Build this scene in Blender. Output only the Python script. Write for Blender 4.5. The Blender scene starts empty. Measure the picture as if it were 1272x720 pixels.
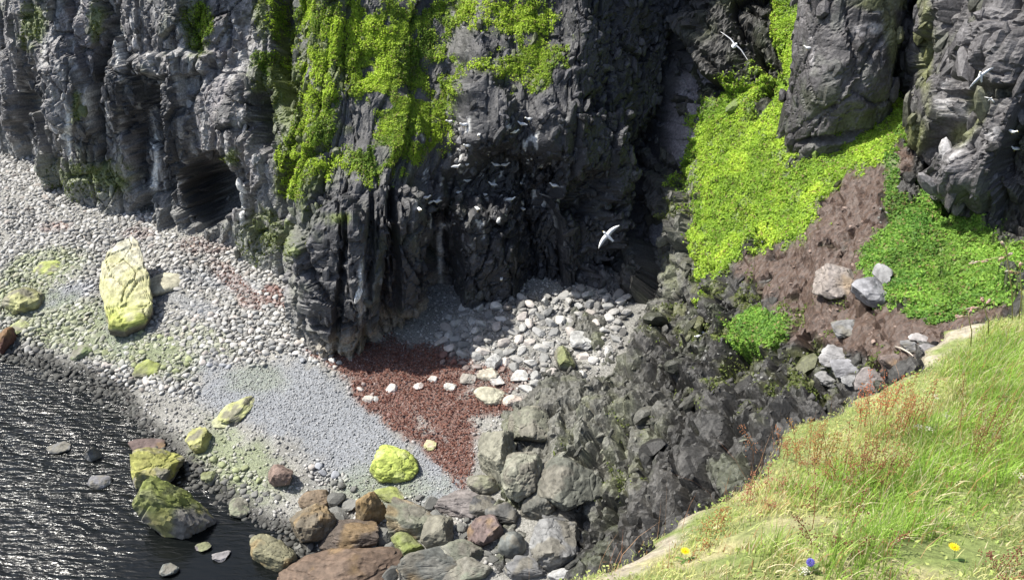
import bpy, bmesh, math, random
import numpy as np
from mathutils import Vector, Matrix
from mathutils.bvhtree import BVHTree

rng = np.random.default_rng(7)
random.seed(7)
scene = bpy.context.scene
COL = scene.collection

# ---------------------------------------------------------------- camera, light, exposure
CAM = np.array([0.0, 0.0, 28.0]); PITCH = math.radians(33.0); FOC = 1100.0
cd = bpy.data.cameras.new('camera'); cam = bpy.data.objects.new('camera', cd); COL.objects.link(cam)
cam.location = CAM; cam.rotation_euler = (math.pi/2 - PITCH, 0, 0)
cd.sensor_width = 36.0; cd.lens = 36.0*FOC/1272.0; cd.clip_start = 0.05; cd.clip_end = 2000
scene.camera = cam

SUN_EL = math.radians(55); SUN_AZ = math.radians(-78)      # azimuth from +Y, negative = left of the view
sd = np.array([math.sin(SUN_AZ)*math.cos(SUN_EL), math.cos(SUN_AZ)*math.cos(SUN_EL), math.sin(SUN_EL)])
w = bpy.data.worlds.new("World"); scene.world = w; w.use_nodes = True
nt = w.node_tree; bg = nt.nodes['Background']
sky = nt.nodes.new('ShaderNodeTexSky'); sky.sky_type = 'NISHITA'; sky.sun_disc = False
sky.sun_elevation = SUN_EL; sky.sun_rotation = SUN_AZ; sky.dust_density = 2.0
nt.links.new(sky.outputs[0], bg.inputs[0]); bg.inputs[1].default_value = 0.11
sl = bpy.data.lights.new('sun', 'SUN'); sun = bpy.data.objects.new('sun', sl); COL.objects.link(sun)
sl.energy = 4.6; sl.angle = math.radians(0.5); sl.color = (1.0, 0.96, 0.88)
sun.rotation_euler = Vector(-sd).to_track_quat('-Z', 'Y').to_euler()
scene.view_settings.view_transform = 'Standard'; scene.view_settings.look = 'None'
scene.view_settings.exposure = 0.9; scene.view_settings.gamma = 1.0
scene.view_settings.use_curve_mapping = False
scene.cycles.max_bounces = 5
scene.cycles.use_denoising = True

# ---------------------------------------------------------------- projection helpers (photo pixels, 1272 x 720)
CP, SP = math.cos(PITCH), math.sin(PITCH)
def ray(px, py):
    u = (np.asarray(px, float)-636)/FOC; v = (np.asarray(py, float)-360)/FOC
    return np.stack([u, CP - v*SP, -SP - v*CP], -1)
def at_t(px, py, t): return CAM + ray(px, py)*np.asarray(t, float)[..., None]
def at_z(px, py, z):
    d = ray(px, py); return CAM + d*((np.asarray(z, float)-CAM[2])/d[..., 2])[..., None]
def project(P):
    q = P - CAM; f = np.array([0, CP, -SP]); up = np.array([0, SP, CP])
    dep = np.maximum(q@f, 0.05)
    return 636 + FOC*q[..., 0]/dep, 360 - FOC*(q@up)/dep, dep

# ---------------------------------------------------------------- noise
def _h(ix, iy, iz, seed):
    n = (ix.astype(np.int64)*374761393 + iy.astype(np.int64)*668265263 + iz.astype(np.int64)*1274126177 + seed*974634777) & 0xffffffff
    n = ((n ^ (n >> 13))*1274126177) & 0xffffffff
    n = ((n ^ (n >> 16))*2246822519) & 0xffffffff
    n = n ^ (n >> 15)
    return (n & 0xffffff)/float(0xffffff)
def vnoise(P, seed=0):
    i = np.floor(P).astype(np.int64); f = P - i; f = f*f*f*(f*(f*6-15)+10)
    r = 0
    for a in (0, 1):
        wa = f[:, 0] if a else 1-f[:, 0]
        for b in (0, 1):
            wb = f[:, 1] if b else 1-f[:, 1]
            for c in (0, 1):
                wc = f[:, 2] if c else 1-f[:, 2]
                r = r + wa*wb*wc*_h(i[:, 0]+a, i[:, 1]+b, i[:, 2]+c, seed)
    return r*2-1
def fbm(P, octv=5, seed=0, gain=.5):
    r = 0; a = 1; t = 0
    for k in range(octv):
        r = r + a*vnoise(P*(2.03**k)+k*17.3, seed+k); t += a; a *= gain
    return r/t*1.6
def ridged(P, octv=4, seed=0):
    r = 0; a = 1; t = 0
    for k in range(octv):
        r = r + a*(1-np.abs(vnoise(P*(2.07**k)+k*9.1, seed+k))*2); t += a; a *= .5
    return r/t
def worley(P, seed=0, jit=.9):
    """F1, F2-F1, random id of the cell (0..1), vector to the cell point"""
    i = np.floor(P).astype(np.int64); n = len(P)
    f1 = np.full(n, 9.); f2 = np.full(n, 9.); cid = np.zeros(n); vec = np.zeros((n, 3))
    for a in (-1, 0, 1):
        for b in (-1, 0, 1):
            for c in (-1, 0, 1):
                x, y, z = i[:, 0]+a, i[:, 1]+b, i[:, 2]+c
                q = np.stack([x+.5+jit*(_h(x, y, z, seed)-.5), y+.5+jit*(_h(x, y, z, seed+11)-.5), z+.5+jit*(_h(x, y, z, seed+23)-.5)], 1) - P
                d = np.sqrt((q*q).sum(1))
                m = d < f1
                f2 = np.where(m, f1, np.minimum(f2, d))
                cid = np.where(m, _h(x, y, z, seed+37), cid)
                vec[m] = q[m]; f1 = np.where(m, d, f1)
    return f1, f2-f1, cid, vec
def worley2(S, seed=0, jit=.9):
    P = np.concatenate([S, np.full((len(S), 1), .5)], 1)
    i = np.floor(P).astype(np.int64); n = len(P)
    f1 = np.full(n, 9.); f2 = np.full(n, 9.); cid = np.zeros(n); vec = np.zeros((n, 2)); z = i[:, 2]
    for a in (-1, 0, 1):
        for b in (-1, 0, 1):
            x, y = i[:, 0]+a, i[:, 1]+b
            q = np.stack([x+.5+jit*(_h(x, y, z, seed)-.5), y+.5+jit*(_h(x, y, z, seed+11)-.5)], 1) - P[:, :2]
            d = np.sqrt((q*q).sum(1)); m = d < f1
            f2 = np.where(m, f1, np.minimum(f2, d)); cid = np.where(m, _h(x, y, z, seed+37), cid)
            vec[m] = q[m]; f1 = np.where(m, d, f1)
    return f1, f2-f1, cid, vec
def sstep(a, b, x):
    t = np.clip((x-a)/(b-a), 0, 1); return t*t*(3-2*t)
def rot2(x, y, deg):
    c, s = math.cos(math.radians(deg)), math.sin(math.radians(deg)); return c*x+s*y, -s*x+c*y
def blobs(lst, px, py, soft=.35, nz=0):
    """soft-edged union of ellipses (photo x, y, half width, half height, turn in degrees)"""
    m = np.zeros(len(px))
    for b in lst:
        cx, cy, rx, ry = b[:4]; a = b[4] if len(b) > 4 else 0; st = b[5] if len(b) > 5 else 1
        x, y = rot2(px-cx, py-cy, a)
        d = np.sqrt((x/rx)**2+(y/ry)**2) + nz
        m = np.maximum(m, st*sstep(1+soft, 1-soft, d))
    return m

# ---------------------------------------------------------------- object helpers
def tag(o, label=None, cat=None, group=None, kind=None):
    if label: o['label'] = label
    if cat: o['category'] = cat
    if group: o['group'] = group
    if kind: o['kind'] = kind
    return o
def mesh_np(name, V, F, col=None, smooth=True, mat=None, extra=None):
    """V (n,3), F (m,k) with constant k, or list of arrays of different k"""
    me = bpy.data.meshes.new(name)
    Fs = F if isinstance(F, list) else [F]
    me.vertices.add(len(V)); me.vertices.foreach_set('co', np.ascontiguousarray(V, dtype=np.float32).ravel())
    nl = sum(f.size for f in Fs); npol = sum(len(f) for f in Fs)
    me.loops.add(nl); me.polygons.add(npol)
    me.loops.foreach_set('vertex_index', np.concatenate([f.ravel() for f in Fs]).astype(np.int32))
    tot = np.concatenate([np.full(len(f), f.shape[1]) for f in Fs]); st = np.concatenate([[0], np.cumsum(tot)[:-1]])
    me.polygons.foreach_set('loop_start', st.astype(np.int32)); me.polygons.foreach_set('loop_total', tot.astype(np.int32))
    me.polygons.foreach_set('use_smooth', np.full(npol, bool(smooth)))
    me.update(calc_edges=True)
    if col is not None:
        a = me.color_attributes.new('Col', 'FLOAT_COLOR', 'POINT')
        c = np.concatenate([np.clip(col, 0, 1), np.ones((len(col), 1))], 1) if col.shape[1] == 3 else col
        a.data.foreach_set('color', c.astype(np.float32).ravel())
    if mat: me.materials.append(mat)
    return me
def link(name, me, parent=None, loc=None):
    o = bpy.data.objects.new(name, me); COL.objects.link(o)
    if parent is not None: o.parent = parent
    if loc is not None: o.location = loc
    return o
def grid_faces(nu, nv):
    i = np.arange(nu*nv).reshape(nu, nv)
    return np.stack([i[:-1, :-1].ravel(), i[1:, :-1].ravel(), i[1:, 1:].ravel(), i[:-1, 1:].ravel()], 1)
def grid_normals(G):
    du = np.gradient(G, axis=0); dv = np.gradient(G, axis=1)
    n = np.cross(du, dv); return n/np.maximum(np.linalg.norm(n, axis=2, keepdims=True), 1e-9)
def blur(A, k=1):
    for _ in range(k):
        A = A.copy(); A[1:-1] = (A[:-2]+2*A[1:-1]+A[2:])/4; A[:, 1:-1] = (A[:, :-2]+2*A[:, 1:-1]+A[:, 2:])/4
    return A
def mixc(c, d, m): return c*(1-m[:, None]) + np.asarray(d)*m[:, None]

# ---------------------------------------------------------------- materials
def new_mat(name):
    m = bpy.data.materials.new(name); m.use_nodes = True
    return m, m.node_tree, m.node_tree.nodes['Principled BSDF']
def N(nt, kind, **kw):
    n = nt.nodes.new(kind)
    for k, v in kw.items(): setattr(n, k, v)
    return n
def attr_mat(name, rough=.8, spec=.35, var=.5, nscale=6., bump=.5, bdist=.05, bscale=9., rand=False, fine=40., contrast=(.35, .68)):
    """colour from the mesh's own Col, broken up by world-scale noise, with bump at two scales"""
    m, nt, p = new_mat(name); L = nt.links
    at = N(nt, 'ShaderNodeVertexColor'); at.layer_name = 'Col'
    tc = N(nt, 'ShaderNodeTexCoord')
    n1 = N(nt, 'ShaderNodeTexNoise'); n1.inputs['Scale'].default_value = nscale; n1.inputs['Detail'].default_value = 8; n1.inputs['Roughness'].default_value = .65
    L.new(tc.outputs['Object'], n1.inputs['Vector'])
    mr = N(nt, 'ShaderNodeMapRange'); mr.inputs[1].default_value = contrast[0]; mr.inputs[2].default_value = contrast[1]
    mr.inputs[3].default_value = 1-var; mr.inputs[4].default_value = 1+var
    L.new(n1.outputs[0], mr.inputs[0])
    vm = N(nt, 'ShaderNodeVectorMath', operation='SCALE'); L.new(at.outputs[0], vm.inputs[0]); L.new(mr.outputs[0], vm.inputs['Scale'])
    last = vm
    if rand:
        oi = N(nt, 'ShaderNodeObjectInfo'); m2 = N(nt, 'ShaderNodeMapRange'); m2.inputs[3].default_value = .7; m2.inputs[4].default_value = 1.25
        L.new(oi.outputs['Random'], m2.inputs[0])
        v2 = N(nt, 'ShaderNodeVectorMath', operation='SCALE'); L.new(vm.outputs[0], v2.inputs[0]); L.new(m2.outputs[0], v2.inputs['Scale']); last = v2
    L.new(last.outputs[0], p.inputs['Base Color'])
    p.inputs['Roughness'].default_value = rough; p.inputs['Specular IOR Level'].default_value = spec
    if bump:
        n2 = N(nt, 'ShaderNodeTexNoise'); n2.inputs['Scale'].default_value = bscale; n2.inputs['Detail'].default_value = 6; n2.inputs['Roughness'].default_value = .7
        L.new(tc.outputs['Object'], n2.inputs['Vector'])
        b = N(nt, 'ShaderNodeBump'); b.inputs['Strength'].default_value = bump; b.inputs['Distance'].default_value = bdist
        L.new(n2.outputs[0], b.inputs['Height']); L.new(b.outputs[0], p.inputs['Normal'])
    return m
M = {}
M['rock'] = attr_mat('cliff_rock', .55, .5, .42, 9., .9, .04, 11., contrast=(.36, .64))
M['beach'] = attr_mat('shingle_ground', .85, .3, .55, 14., .9, .08, 16.)
M['stone'] = attr_mat('beach_stone', .8, .3, .22, 3., .5, .03, 9., contrast=(.3, .7))
M['boulder'] = attr_mat('boulder_rock', .75, .3, .42, 3.2, .6, .035, 9.)
M['soil'] = attr_mat('headland_soil', .9, .2, .35, 30., .8, .02, 60.)
def leaf_mat(name, rough=.6, trans=.42, spec=.3):
    m, nt, p = new_mat(name); L = nt.links
    at = N(nt, 'ShaderNodeVertexColor'); at.layer_name = 'Col'
    L.new(at.outputs[0], p.inputs['Base Color']); p.inputs['Roughness'].default_value = rough; p.inputs['Specular IOR Level'].default_value = spec
    tr = N(nt, 'ShaderNodeBsdfTranslucent'); L.new(at.outputs[0], tr.inputs[0])
    mx = N(nt, 'ShaderNodeMixShader'); mx.inputs[0].default_value = trans
    L.new(p.outputs[0], mx.inputs[1]); L.new(tr.outputs[0], mx.inputs[2])
    L.new(mx.outputs[0], nt.nodes['Material Output'].inputs[0])
    return m
M['leaf'] = leaf_mat('leaf'); M['grass'] = leaf_mat('grass_blade', .55, .4, .3)
def flat_mat(name, c, rough=.6, spec=.3):
    m, nt, p = new_mat(name); p.inputs['Roughness'].default_value = rough; p.inputs['Specular IOR Level'].default_value = spec
    n = N(nt, 'ShaderNodeTexNoise'); n.inputs['Scale'].default_value = 30; tc = N(nt, 'ShaderNodeTexCoord'); nt.links.new(tc.outputs['Object'], n.inputs['Vector'])
    r = N(nt, 'ShaderNodeMix', data_type='RGBA'); r.inputs[6].default_value = (*[x*.8 for x in c], 1); r.inputs[7].default_value = (*[min(1, x*1.15) for x in c], 1)
    nt.links.new(n.outputs[0], r.inputs[0]); nt.links.new(r.outputs[2], p.inputs['Base Color'])
    return m
# ================================================================ the large structure
def rbf(pts, vals, smooth=1e-6):
    pts = np.array(pts, float); vals = np.array(vals, float); n = len(pts)
    r = np.linalg.norm(pts[:, None]-pts[None], axis=2)
    A = np.zeros((n+3, n+3)); A[:n, :n] = r + np.eye(n)*smooth; A[:n, n] = 1; A[:n, n+1:] = pts; A[n, :n] = 1; A[n+1:, :n] = pts.T
    b = np.zeros(n+3); b[:n] = vals; c = np.linalg.solve(A, b)
    def f(X):
        out = np.empty(len(X))
        for k in range(0, len(X), 50000):
            Q = X[k:k+50000]; out[k:k+50000] = np.linalg.norm(Q[:, None]-pts[None], axis=2)@c[:n] + c[n] + Q@c[n+1:]
        return out
    return f

# ---- beach and sea bed: heights given at points of the shore
bz = [(0,190,2.0),(60,235,2.0),(100,258,1.9),(170,268,1.9),(240,292,1.9),(300,330,1.8),(350,362,1.8),(395,412,1.7),(430,428,1.6),(500,424,1.7),(560,395,2.2),(650,388,2.6),(750,380,2.8),
      (700,440,2.1),(620,470,1.7),(560,520,1.35),(560,590,1.0),(480,520,1.15),(400,470,1.25),(300,420,1.15),(200,380,1.05),(100,360,.85),(0,330,.9),(0,260,1.5),
      (0,400,.3),(80,420,.25),(200,470,.4),(240,520,.42),(300,560,.5),(360,590,.5),(0,440,-.02),(70,455,-.02),(150,492,0),(195,530,0),(235,590,-.05),(290,635,-.15),(330,665,-.15),
      (0,520,-.5),(100,560,-.45),(180,640,-.6),(0,700,-1.2),(250,720,-.8),(420,640,.45),(480,610,.6),(540,640,.7),(600,700,.8),(450,700,.1),(360,700,-.2),(700,720,1.4),(700,640,1.6),(620,600,1.2)]
P = np.array([at_z(a, b, c) for a, b, c in bz])
bp = [tuple(p[:2]) for p in P] + [(-60,75),(-60,45),(-60,20),(-40,8),(-20,8),(0,8),(12,12),(14,30),(14,44),(-5,46),(-20,56),(-45,68)]
bv = [p[2] for p in P] + [2.2,-.6,-3,-4,-3,0,2,3,3,2.2,2,2]
beach_f = rbf(bp, bv)
def beach_h(X, detail=True):
    z = beach_f(X)
    if detail:
        P3 = np.concatenate([X, np.zeros((len(X), 1))], 1)
        z = z + .10*fbm(P3*.35, 4, 3)
        f1, f21, cid, _ = worley2(X*4.0, 5); f1b, f21b, cidb, _ = worley2(X*9.0, 6)
        z = z + .05*(.5-f1)*cid*2 + .025*(.5-f1b)*2
    return z
xs = np.arange(-62, 14, .11); ys = np.arange(10, 74, .11)
GX, GY = np.meshgrid(xs, ys, indexing='ij'); X2 = np.stack([GX.ravel(), GY.ravel()], 1)
Z = beach_h(X2); V = np.concatenate([X2, Z[:, None]], 1)
px, py, _ = project(V)
nz = .35*fbm(V*.5, 4, 21) + .25*fbm(V*2.2, 3, 22)
RED = [(462,490,36,20,35),(500,520,40,22,40),(545,560,34,16,45),(440,455,46,16,15),(475,482,42,18,30),(600,503,48,16),(610,470,50,14,0,.6),(430,440,34,14,10),(470,445,62,16,10),(520,455,52,24,15),(500,480,60,22,30),(540,510,50,26,35),(570,550,16,45,-5),(545,480,45,30,0),(600,500,30,14),(385,400,26,10,50),(345,370,16,10,30,.7),(320,375,22,9,0,.5),(70,283,20,6,0,.35),(170,290,22,8,0,.3),(255,305,28,10,0,.3),(290,350,30,10,40,.4),(610,480,28,12,0,.8)]
GREY = [(300,490,60,30,25),(450,560,90,50,25),(420,530,110,60,30),(340,500,90,40,20),(540,580,40,50,20),(380,480,60,30,20),(70,372,40,12,-20,.9),(270,350,60,9,10,.6),(230,375,40,12,20,.6),(150,400,20,40)]
GRN = [(60,330,60,22,-15,.9),(25,370,40,40,0,.9),(70,400,70,25,0,.9),(190,440,50,28,20,.9),(130,430,50,22,10,.8),(300,575,65,35,30,.9),(250,420,50,14,20,.5),(320,470,40,18,0,.4),(480,600,60,26,0,.6)]
WET = [(60,470,120,26,12),(190,540,50,50,30),(300,630,90,30,20),(0,440,60,20)]
red_m = lambda px, py, nz: blobs(RED, px, py, .3, nz)
grey_m = lambda px, py, nz: blobs(GREY, px, py, .3, nz)*(1-red_m(px, py, nz))
grn_m = lambda px, py, nz: blobs(GRN, px, py, .45, nz)
def beach_col(V, px, py, nz):
    n = len(V)
    c = np.tile(np.array([.24, .235, .215]), (n, 1))*(1+.25*fbm(V*.8, 3, 31))[:, None]
    c = mixc(c, (.215, .225, .24), grey_m(px, py, nz))
    c = mixc(c, (.17, .21, .09), .7*grn_m(px, py, nz))
    c = mixc(c, (.14, .07, .055), .85*red_m(px, py, nz))
    wet = np.clip(sstep(.22, .02, V[:, 2]) , 0, 1)
    return c*(1-.75*wet)[:, None]
me = mesh_np('beach', V, grid_faces(len(xs), len(ys)), beach_col(V, px, py, nz), mat=M['beach'])
beach = link('beach', me); tag(beach, kind='structure')

# ---- the sea
def sea():
    xs = np.concatenate([np.arange(-400, -45, 12.), np.arange(-45, 0.1, .09), np.arange(1, 14, 1.)]); ys = np.concatenate([np.arange(-150, 10, 8.), np.arange(10, 19, .5), np.arange(19, 44, .09), np.arange(44, 60, 2.), np.arange(60, 400, 20.)])
    gx, gy = np.meshgrid(xs, ys, indexing='ij'); Q = np.stack([gx.ravel(), gy.ravel(), 0*gx.ravel()], 1)
    wx, wy = rot2(Q[:, 0], Q[:, 1], 25)
    R = np.stack([wx*.9, wy*2.2, wx*0+2.], 1)
    warp = Q + .5*np.stack([fbm(Q*.5, 3, 81), fbm(Q*.5, 3, 82), 0*wx], 1)
    wx, wy = rot2(warp[:, 0], warp[:, 1], -14)
    h = .026*ridged(np.stack([wx*.8, wy*3.0, wx*0], 1), 2, 84) + .03*fbm(np.stack([wx*.5, wy*.9, wx*0], 1), 3, 83)
    calm = np.exp(-(((Q[:, 0]+12)/4.5)**2+((Q[:, 1]-23)/3.5)**2))
    Q[:, 2] = h*(1-.93*calm) - .02*calm
    m, nt, p = new_mat('sea_water'); L = nt.links
    p.inputs['Base Color'].default_value = (.004, .005, .005, 1); p.inputs['Roughness'].default_value = .17; p.inputs['IOR'].default_value = 1.33
    p.inputs['Specular IOR Level'].default_value = .5
    tc = N(nt, 'ShaderNodeTexCoord'); mp = N(nt, 'ShaderNodeMapping'); mp.inputs['Rotation'].default_value = (0, 0, math.radians(12)); mp.inputs['Scale'].default_value = (1.5, 5.5, 1)
    L.new(tc.outputs['Object'], mp.inputs[0])
    n = N(nt, 'ShaderNodeTexNoise'); n.inputs['Scale'].default_value = 1.; n.inputs['Detail'].default_value = 4; n.inputs['Distortion'].default_value = .6
    L.new(mp.outputs[0], n.inputs['Vector'])
    at = N(nt, 'ShaderNodeVertexColor'); at.layer_name = 'Col'
    b = N(nt, 'ShaderNodeBump'); b.inputs['Distance'].default_value = .15; L.new(at.outputs[0], b.inputs['Strength'])
    L.new(n.outputs[0], b.inputs['Height']); L.new(b.outputs[0], p.inputs['Normal'])
    c = np.repeat((.12+.55*(1-calm))[:, None], 3, 1)
    o = link('sea', mesh_np('sea', Q, grid_faces(len(xs), len(ys)), c, mat=m)); tag(o, kind='structure')
sea()
gx = np.array([[-900, -900, -6.], [900, -900, -6.], [900, 1500, -6.], [-900, 1500, -6.]])
o = link('sea_bed', mesh_np('sea_bed', gx, np.array([[0, 1, 2, 3]]), np.tile([.05, .05, .045], (4, 1)), mat=M['beach'])); tag(o, kind='structure')

def ico(sub):
    bm = bmesh.new(); bmesh.ops.create_icosphere(bm, subdivisions=sub, radius=1)
    v = np.array([x.co[:] for x in bm.verts]); f = np.array([[x.index for x in p.verts] for p in bm.faces]); bm.free(); return v, f
ICO = {k: ico(k) for k in (1, 2, 3, 4, 5)}

# ---- broken blocks standing out of the rock faces: real facets, joined to the face they belong to
def _blocks(kinds):
    out = []
    if kinds == 'column':                                                # upright prisms, sides uneven, tops broken off at a slant
        zs = [-1.15, -.5, .1, .65, 1.]; K = 6; f = []
        for s in range(14):
            r = np.random.default_rng(70+s); a = np.arange(K)*2*np.pi/K+r.uniform(-.35, .35, K); rad = r.uniform(.6, .9, K); v = []; tl = r.normal(0, .22, 2); nip = r.uniform(.75, .95)
            for j, z in enumerate(zs):
                q = np.stack([np.cos(a)*rad, np.sin(a)*rad], 1)*(nip if j == 4 else r.uniform(.93, 1.05))+r.normal(0, .05, 2); zz = z+(q@tl if j >= 3 else 0)
                v.append(np.concatenate([q, np.full((K, 1), 0.)+np.reshape(zz, (-1, 1))*np.ones((K, 1))], 1))
            v.append(np.array([[0, 0, 1.03]])); out.append(np.vstack(v))
        for j in range(len(zs)-1):
            for i in range(K): p, q = j*K+i, j*K+(i+1) % K; f += [(p, q, q+K), (p, q+K, p+K)]
        t = len(zs)*K; f += [(t-K+i, t-K+(i+1) % K, t) for i in range(K)]
        return np.array(out), np.array(f)
    for s in range(14):
        v, _ = ICO[2]; r = np.random.default_rng(40+s); k = 9; n = r.normal(size=(k, 3)); n /= np.linalg.norm(n, axis=1)[:, None]
        d = v@n.T; dd = r.uniform(.5, .85, k); rad = np.min(np.where(d > .02, dd/np.maximum(d, 1e-3), 9), axis=1); out.append(v*np.minimum(rad, 1.15)[:, None])
    return np.array(out), ICO[2][1]
def add_blocks(V, F, C, wgt, n, lo, hi, axis, stretch, kinds='block', emb=.35, pw=2.6, seed=1, tone=(.55, 1.5), spread=.22):
    r = np.random.default_rng(seed); S, f = _blocks(kinds); a = V[F[:, 0]]; b = V[F[:, 1]]; d = V[F[:, 3]]; nr = np.cross(b-a, d-a); ar = np.linalg.norm(nr, axis=1)
    p = ar*wgt[F].mean(1); i = r.choice(len(F), n, p=p/p.sum()); P = a[i]; Nn = nr[i]/np.maximum(ar[i], 1e-9)[:, None]; Nn[((CAM-P)*Nn).sum(1) < 0] *= -1
    sz = lo+(hi-lo)*r.uniform(0, 1, n)**pw
    e = np.asarray(axis, float)+r.normal(0, spread, (n, 3)); e /= np.linalg.norm(e, axis=1)[:, None]
    x = np.cross(e, Nn+r.normal(0, .3, (n, 3))); x /= np.linalg.norm(x, axis=1)[:, None]; y = np.cross(e, x)
    st = r.uniform(*stretch, n); k = S[r.integers(0, len(S), n)]*sz[:, None, None]
    W = k[..., :1]*x[:, None]*r.uniform(.7, 1.2, (n, 1, 1))+k[..., 1:2]*y[:, None]*r.uniform(.6, 1., (n, 1, 1))+k[..., 2:]*e[:, None]*st[:, None, None]+(P-Nn*(sz*emb)[:, None])[:, None]
    m = k.shape[1]; c = np.repeat(C[F[i, 0]]*r.uniform(*tone, (n, 1)), m, 0)
    return W.reshape(-1, 3), (f[None]+(np.arange(n)*m)[:, None, None]).reshape(-1, 3), c
def joined(name, V, F, C, packs, mat):
    Vs, Cs, T = [V], [C], []; o_ = len(V)
    for v, f, c in packs: Vs.append(v); Cs.append(c); T.append(f+o_); o_ += len(v)
    o = link(name, mesh_np(name, np.vstack(Vs), [F, np.vstack(T)], np.vstack(Cs), smooth=False, mat=mat)); return tag(o, kind='structure')
# ---- shared rock colouring
def rock_col(V, seed=0, base=(.075, .074, .077), light=(.17, .165, .165)):
    a = sstep(-.5, .9, fbm(V*np.array([.45, .45, .22]), 5, 40+seed))
    c = mixc(np.tile(np.array(base), (len(V), 1)), light, a*.75)
    b = sstep(.1, .7, fbm(V*np.array([1.3, 1.3, .5])+5, 4, 50+seed)); c = mixc(c, np.array(base)*.55, b*.6)
    g = sstep(.15, .8, fbm(V*.7+40, 4, 60+seed)); c = mixc(c, (.10, .115, .06), g*.35)
    return c

# ---- main cliff: left wall, buttress, cove wall, gully wall, as one continuous face
def wp(px, py, z): return tuple(at_z(px, py, z)[:2])
Dl = (.55, .83); Dm = (.2, .98); Dc = (-.05, 1.); Dr = (-.2, .98)
vert = [(-1, -.3), (0, 0), (5, .25), (10, .9), (15, 1.8), (22, 3.2), (30, 6)]
butt = [(-1, -.2), (0, 0), (4, .2), (8.2, .5), (9.6, 1.6), (12, 5.0), (16, 9.2), (22, 14), (30, 18)]
but2 = [(-1, -.2), (0, 0), (4, .3), (7.8, .7), (9.4, 2.0), (12.5, 5.2), (16, 8.6), (22, 12), (30, 16)]
cove = [(-1, -.3), (0, 0), (4, .5), (8, 1.1), (12, 2.4), (14, 4.2), (17, 6.6), (22, 10), (30, 14)]
gul = [(-1, -.3), (0, 0), (4, .9), (8, 2.1), (12, 3.4), (16, 5.0), (22, 7.5), (30, 11)]
cols = [((-62, 80), Dl, vert), ((-50, 70), Dl, vert), (wp(0,188,1.9), Dl, vert), (wp(60,236,1.9), Dl, vert), (wp(100,258,1.8), Dl, vert), (wp(170,270,1.8), Dl, vert), (wp(240,292,1.8), Dl, vert),
        (wp(290,322,1.7), Dl, [(-1,-.3),(0,0),(5,.3),(9,1.0),(12,2.4),(15,4.4),(22,9),(30,14)]), (wp(345,358,1.7), Dl, [(-1,-.3),(0,0),(5,.3),(9,1.3),(12,3.0),(15,5.6),(22,10),(30,15)]), (wp(384,402,1.6), Dm, [(-1,-.2),(0,0),(5,.2),(9,1.2),(12,3.4),(16,6.5),(22,10),(30,15)]), (wp(405,428,1.6), Dm, butt), (wp(455,431,1.6), Dc, butt), (wp(510,424,1.6), Dc, butt),
        (wp(535,408,1.7), Dc, but2), (wp(562,392,2.0), Dc, but2), (wp(605,384,2.4), Dc, cove), (wp(650,383,2.5), Dc, cove), (wp(700,382,2.6), Dc, cove), (wp(750,376,2.6), Dr, gul),
        ((7.6, 40.6), Dr, gul), ((9.3, 41.6), Dr, gul), ((11, 43.2), Dr, gul), ((14, 44.6), Dr, gul), ((18, 46), Dr, gul), ((30, 46), Dr, gul), ((45, 42), Dr, gul)]
def catmull(pts, ds):
    pts = np.array(pts, float); Q = np.vstack([2*pts[0]-pts[1], pts, 2*pts[-1]-pts[-2]]); out = []; par = []
    for i in range(len(pts)-1):
        p0, p1, p2, p3 = Q[i:i+4]; n = max(2, int(np.linalg.norm(p2[:2]-p1[:2])/ds)); t = np.linspace(0, 1, n, endpoint=False)[:, None]
        out.append(.5*((2*p1)+(-p0+p2)*t+(2*p0-5*p1+4*p2-p3)*t*t+(-p0+3*p1-3*p2+p3)*t**3)); par.append(i+t[:, 0])
    return np.vstack(out), np.concatenate(par)
def wall(cols, z0, z1, ds, dz):
    base, par = catmull([c[0] for c in cols], ds); D = np.array([c[1] for c in cols], float)
    D /= np.linalg.norm(D, axis=1)[:, None]
    zs = np.arange(z0, z1, dz); PR = np.array([np.interp(zs, [p[0] for p in c[2]], [p[1] for p in c[2]]) for c in cols])
    i = np.minimum(par.astype(int), len(cols)-2); f = par-i; f = f*f*(3-2*f)
    Dd = D[i]*(1-f)[:, None]+D[i+1]*f[:, None]; S = PR[i]*(1-f)[:, None]+PR[i+1]*f[:, None]
    G = np.zeros((len(base), len(zs), 3)); G[..., :2] = base[:, None]+Dd[:, None]*S[..., None]; G[..., 2] = zs
    s = np.concatenate([[0], np.cumsum(np.linalg.norm(np.diff(base, axis=0), axis=1))])
    return G, s
def wall_relief(G, s, amp=1., col_w=1.35, seed=0):
    """broken vertical columns: cells much taller than wide, each set in or out, with cracks between"""
    nu, nv = G.shape[:2]; S = np.repeat(s[:, None], nv, 1); Zz = G[..., 2]
    q = np.stack([S.ravel(), Zz.ravel(), 0*S.ravel()], 1)
    wob = .5*fbm(q*np.array([.5, .25, 1]), 3, seed+1); u = q[:, 0]+wob+.05*fbm(q*np.array([2, .8, 1]), 2, seed+2); v = q[:, 1]
    d = np.zeros(len(q))
    for k, (wd, ht, am, ck) in enumerate([(3.8, 12, .95, .20), (col_w, 3.4, .46, .34), (.6, 1.3, .17, .13), (.25, .45, .06, .05)]):
        f1, f21, cid, vec = worley2(np.stack([u/wd, v/ht], 1), seed+k*7)
        tilt = (np.modf(cid*57.31)[0]-.5)*vec[:, 0] + (np.modf(cid*91.7)[0]-.5)*vec[:, 1]
        d += am*((cid-.5)*1.5+.9*tilt) - ck*sstep(.10, 0., f21)
    d += .25*fbm(q*np.array([.35, .2, 1])+7, 4, seed+9) + .025*fbm(q*3., 3, seed+12)
    return (d*amp).reshape(nu, nv)
G, s = wall(cols, -1, 26, .08, .07)
nu, nv = G.shape[:2]; Nn = grid_normals(blur(G, 20))
if (Nn[nu//3, nv//4, 1]) > 0: Nn = -Nn
rel = wall_relief(G, s)
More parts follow.
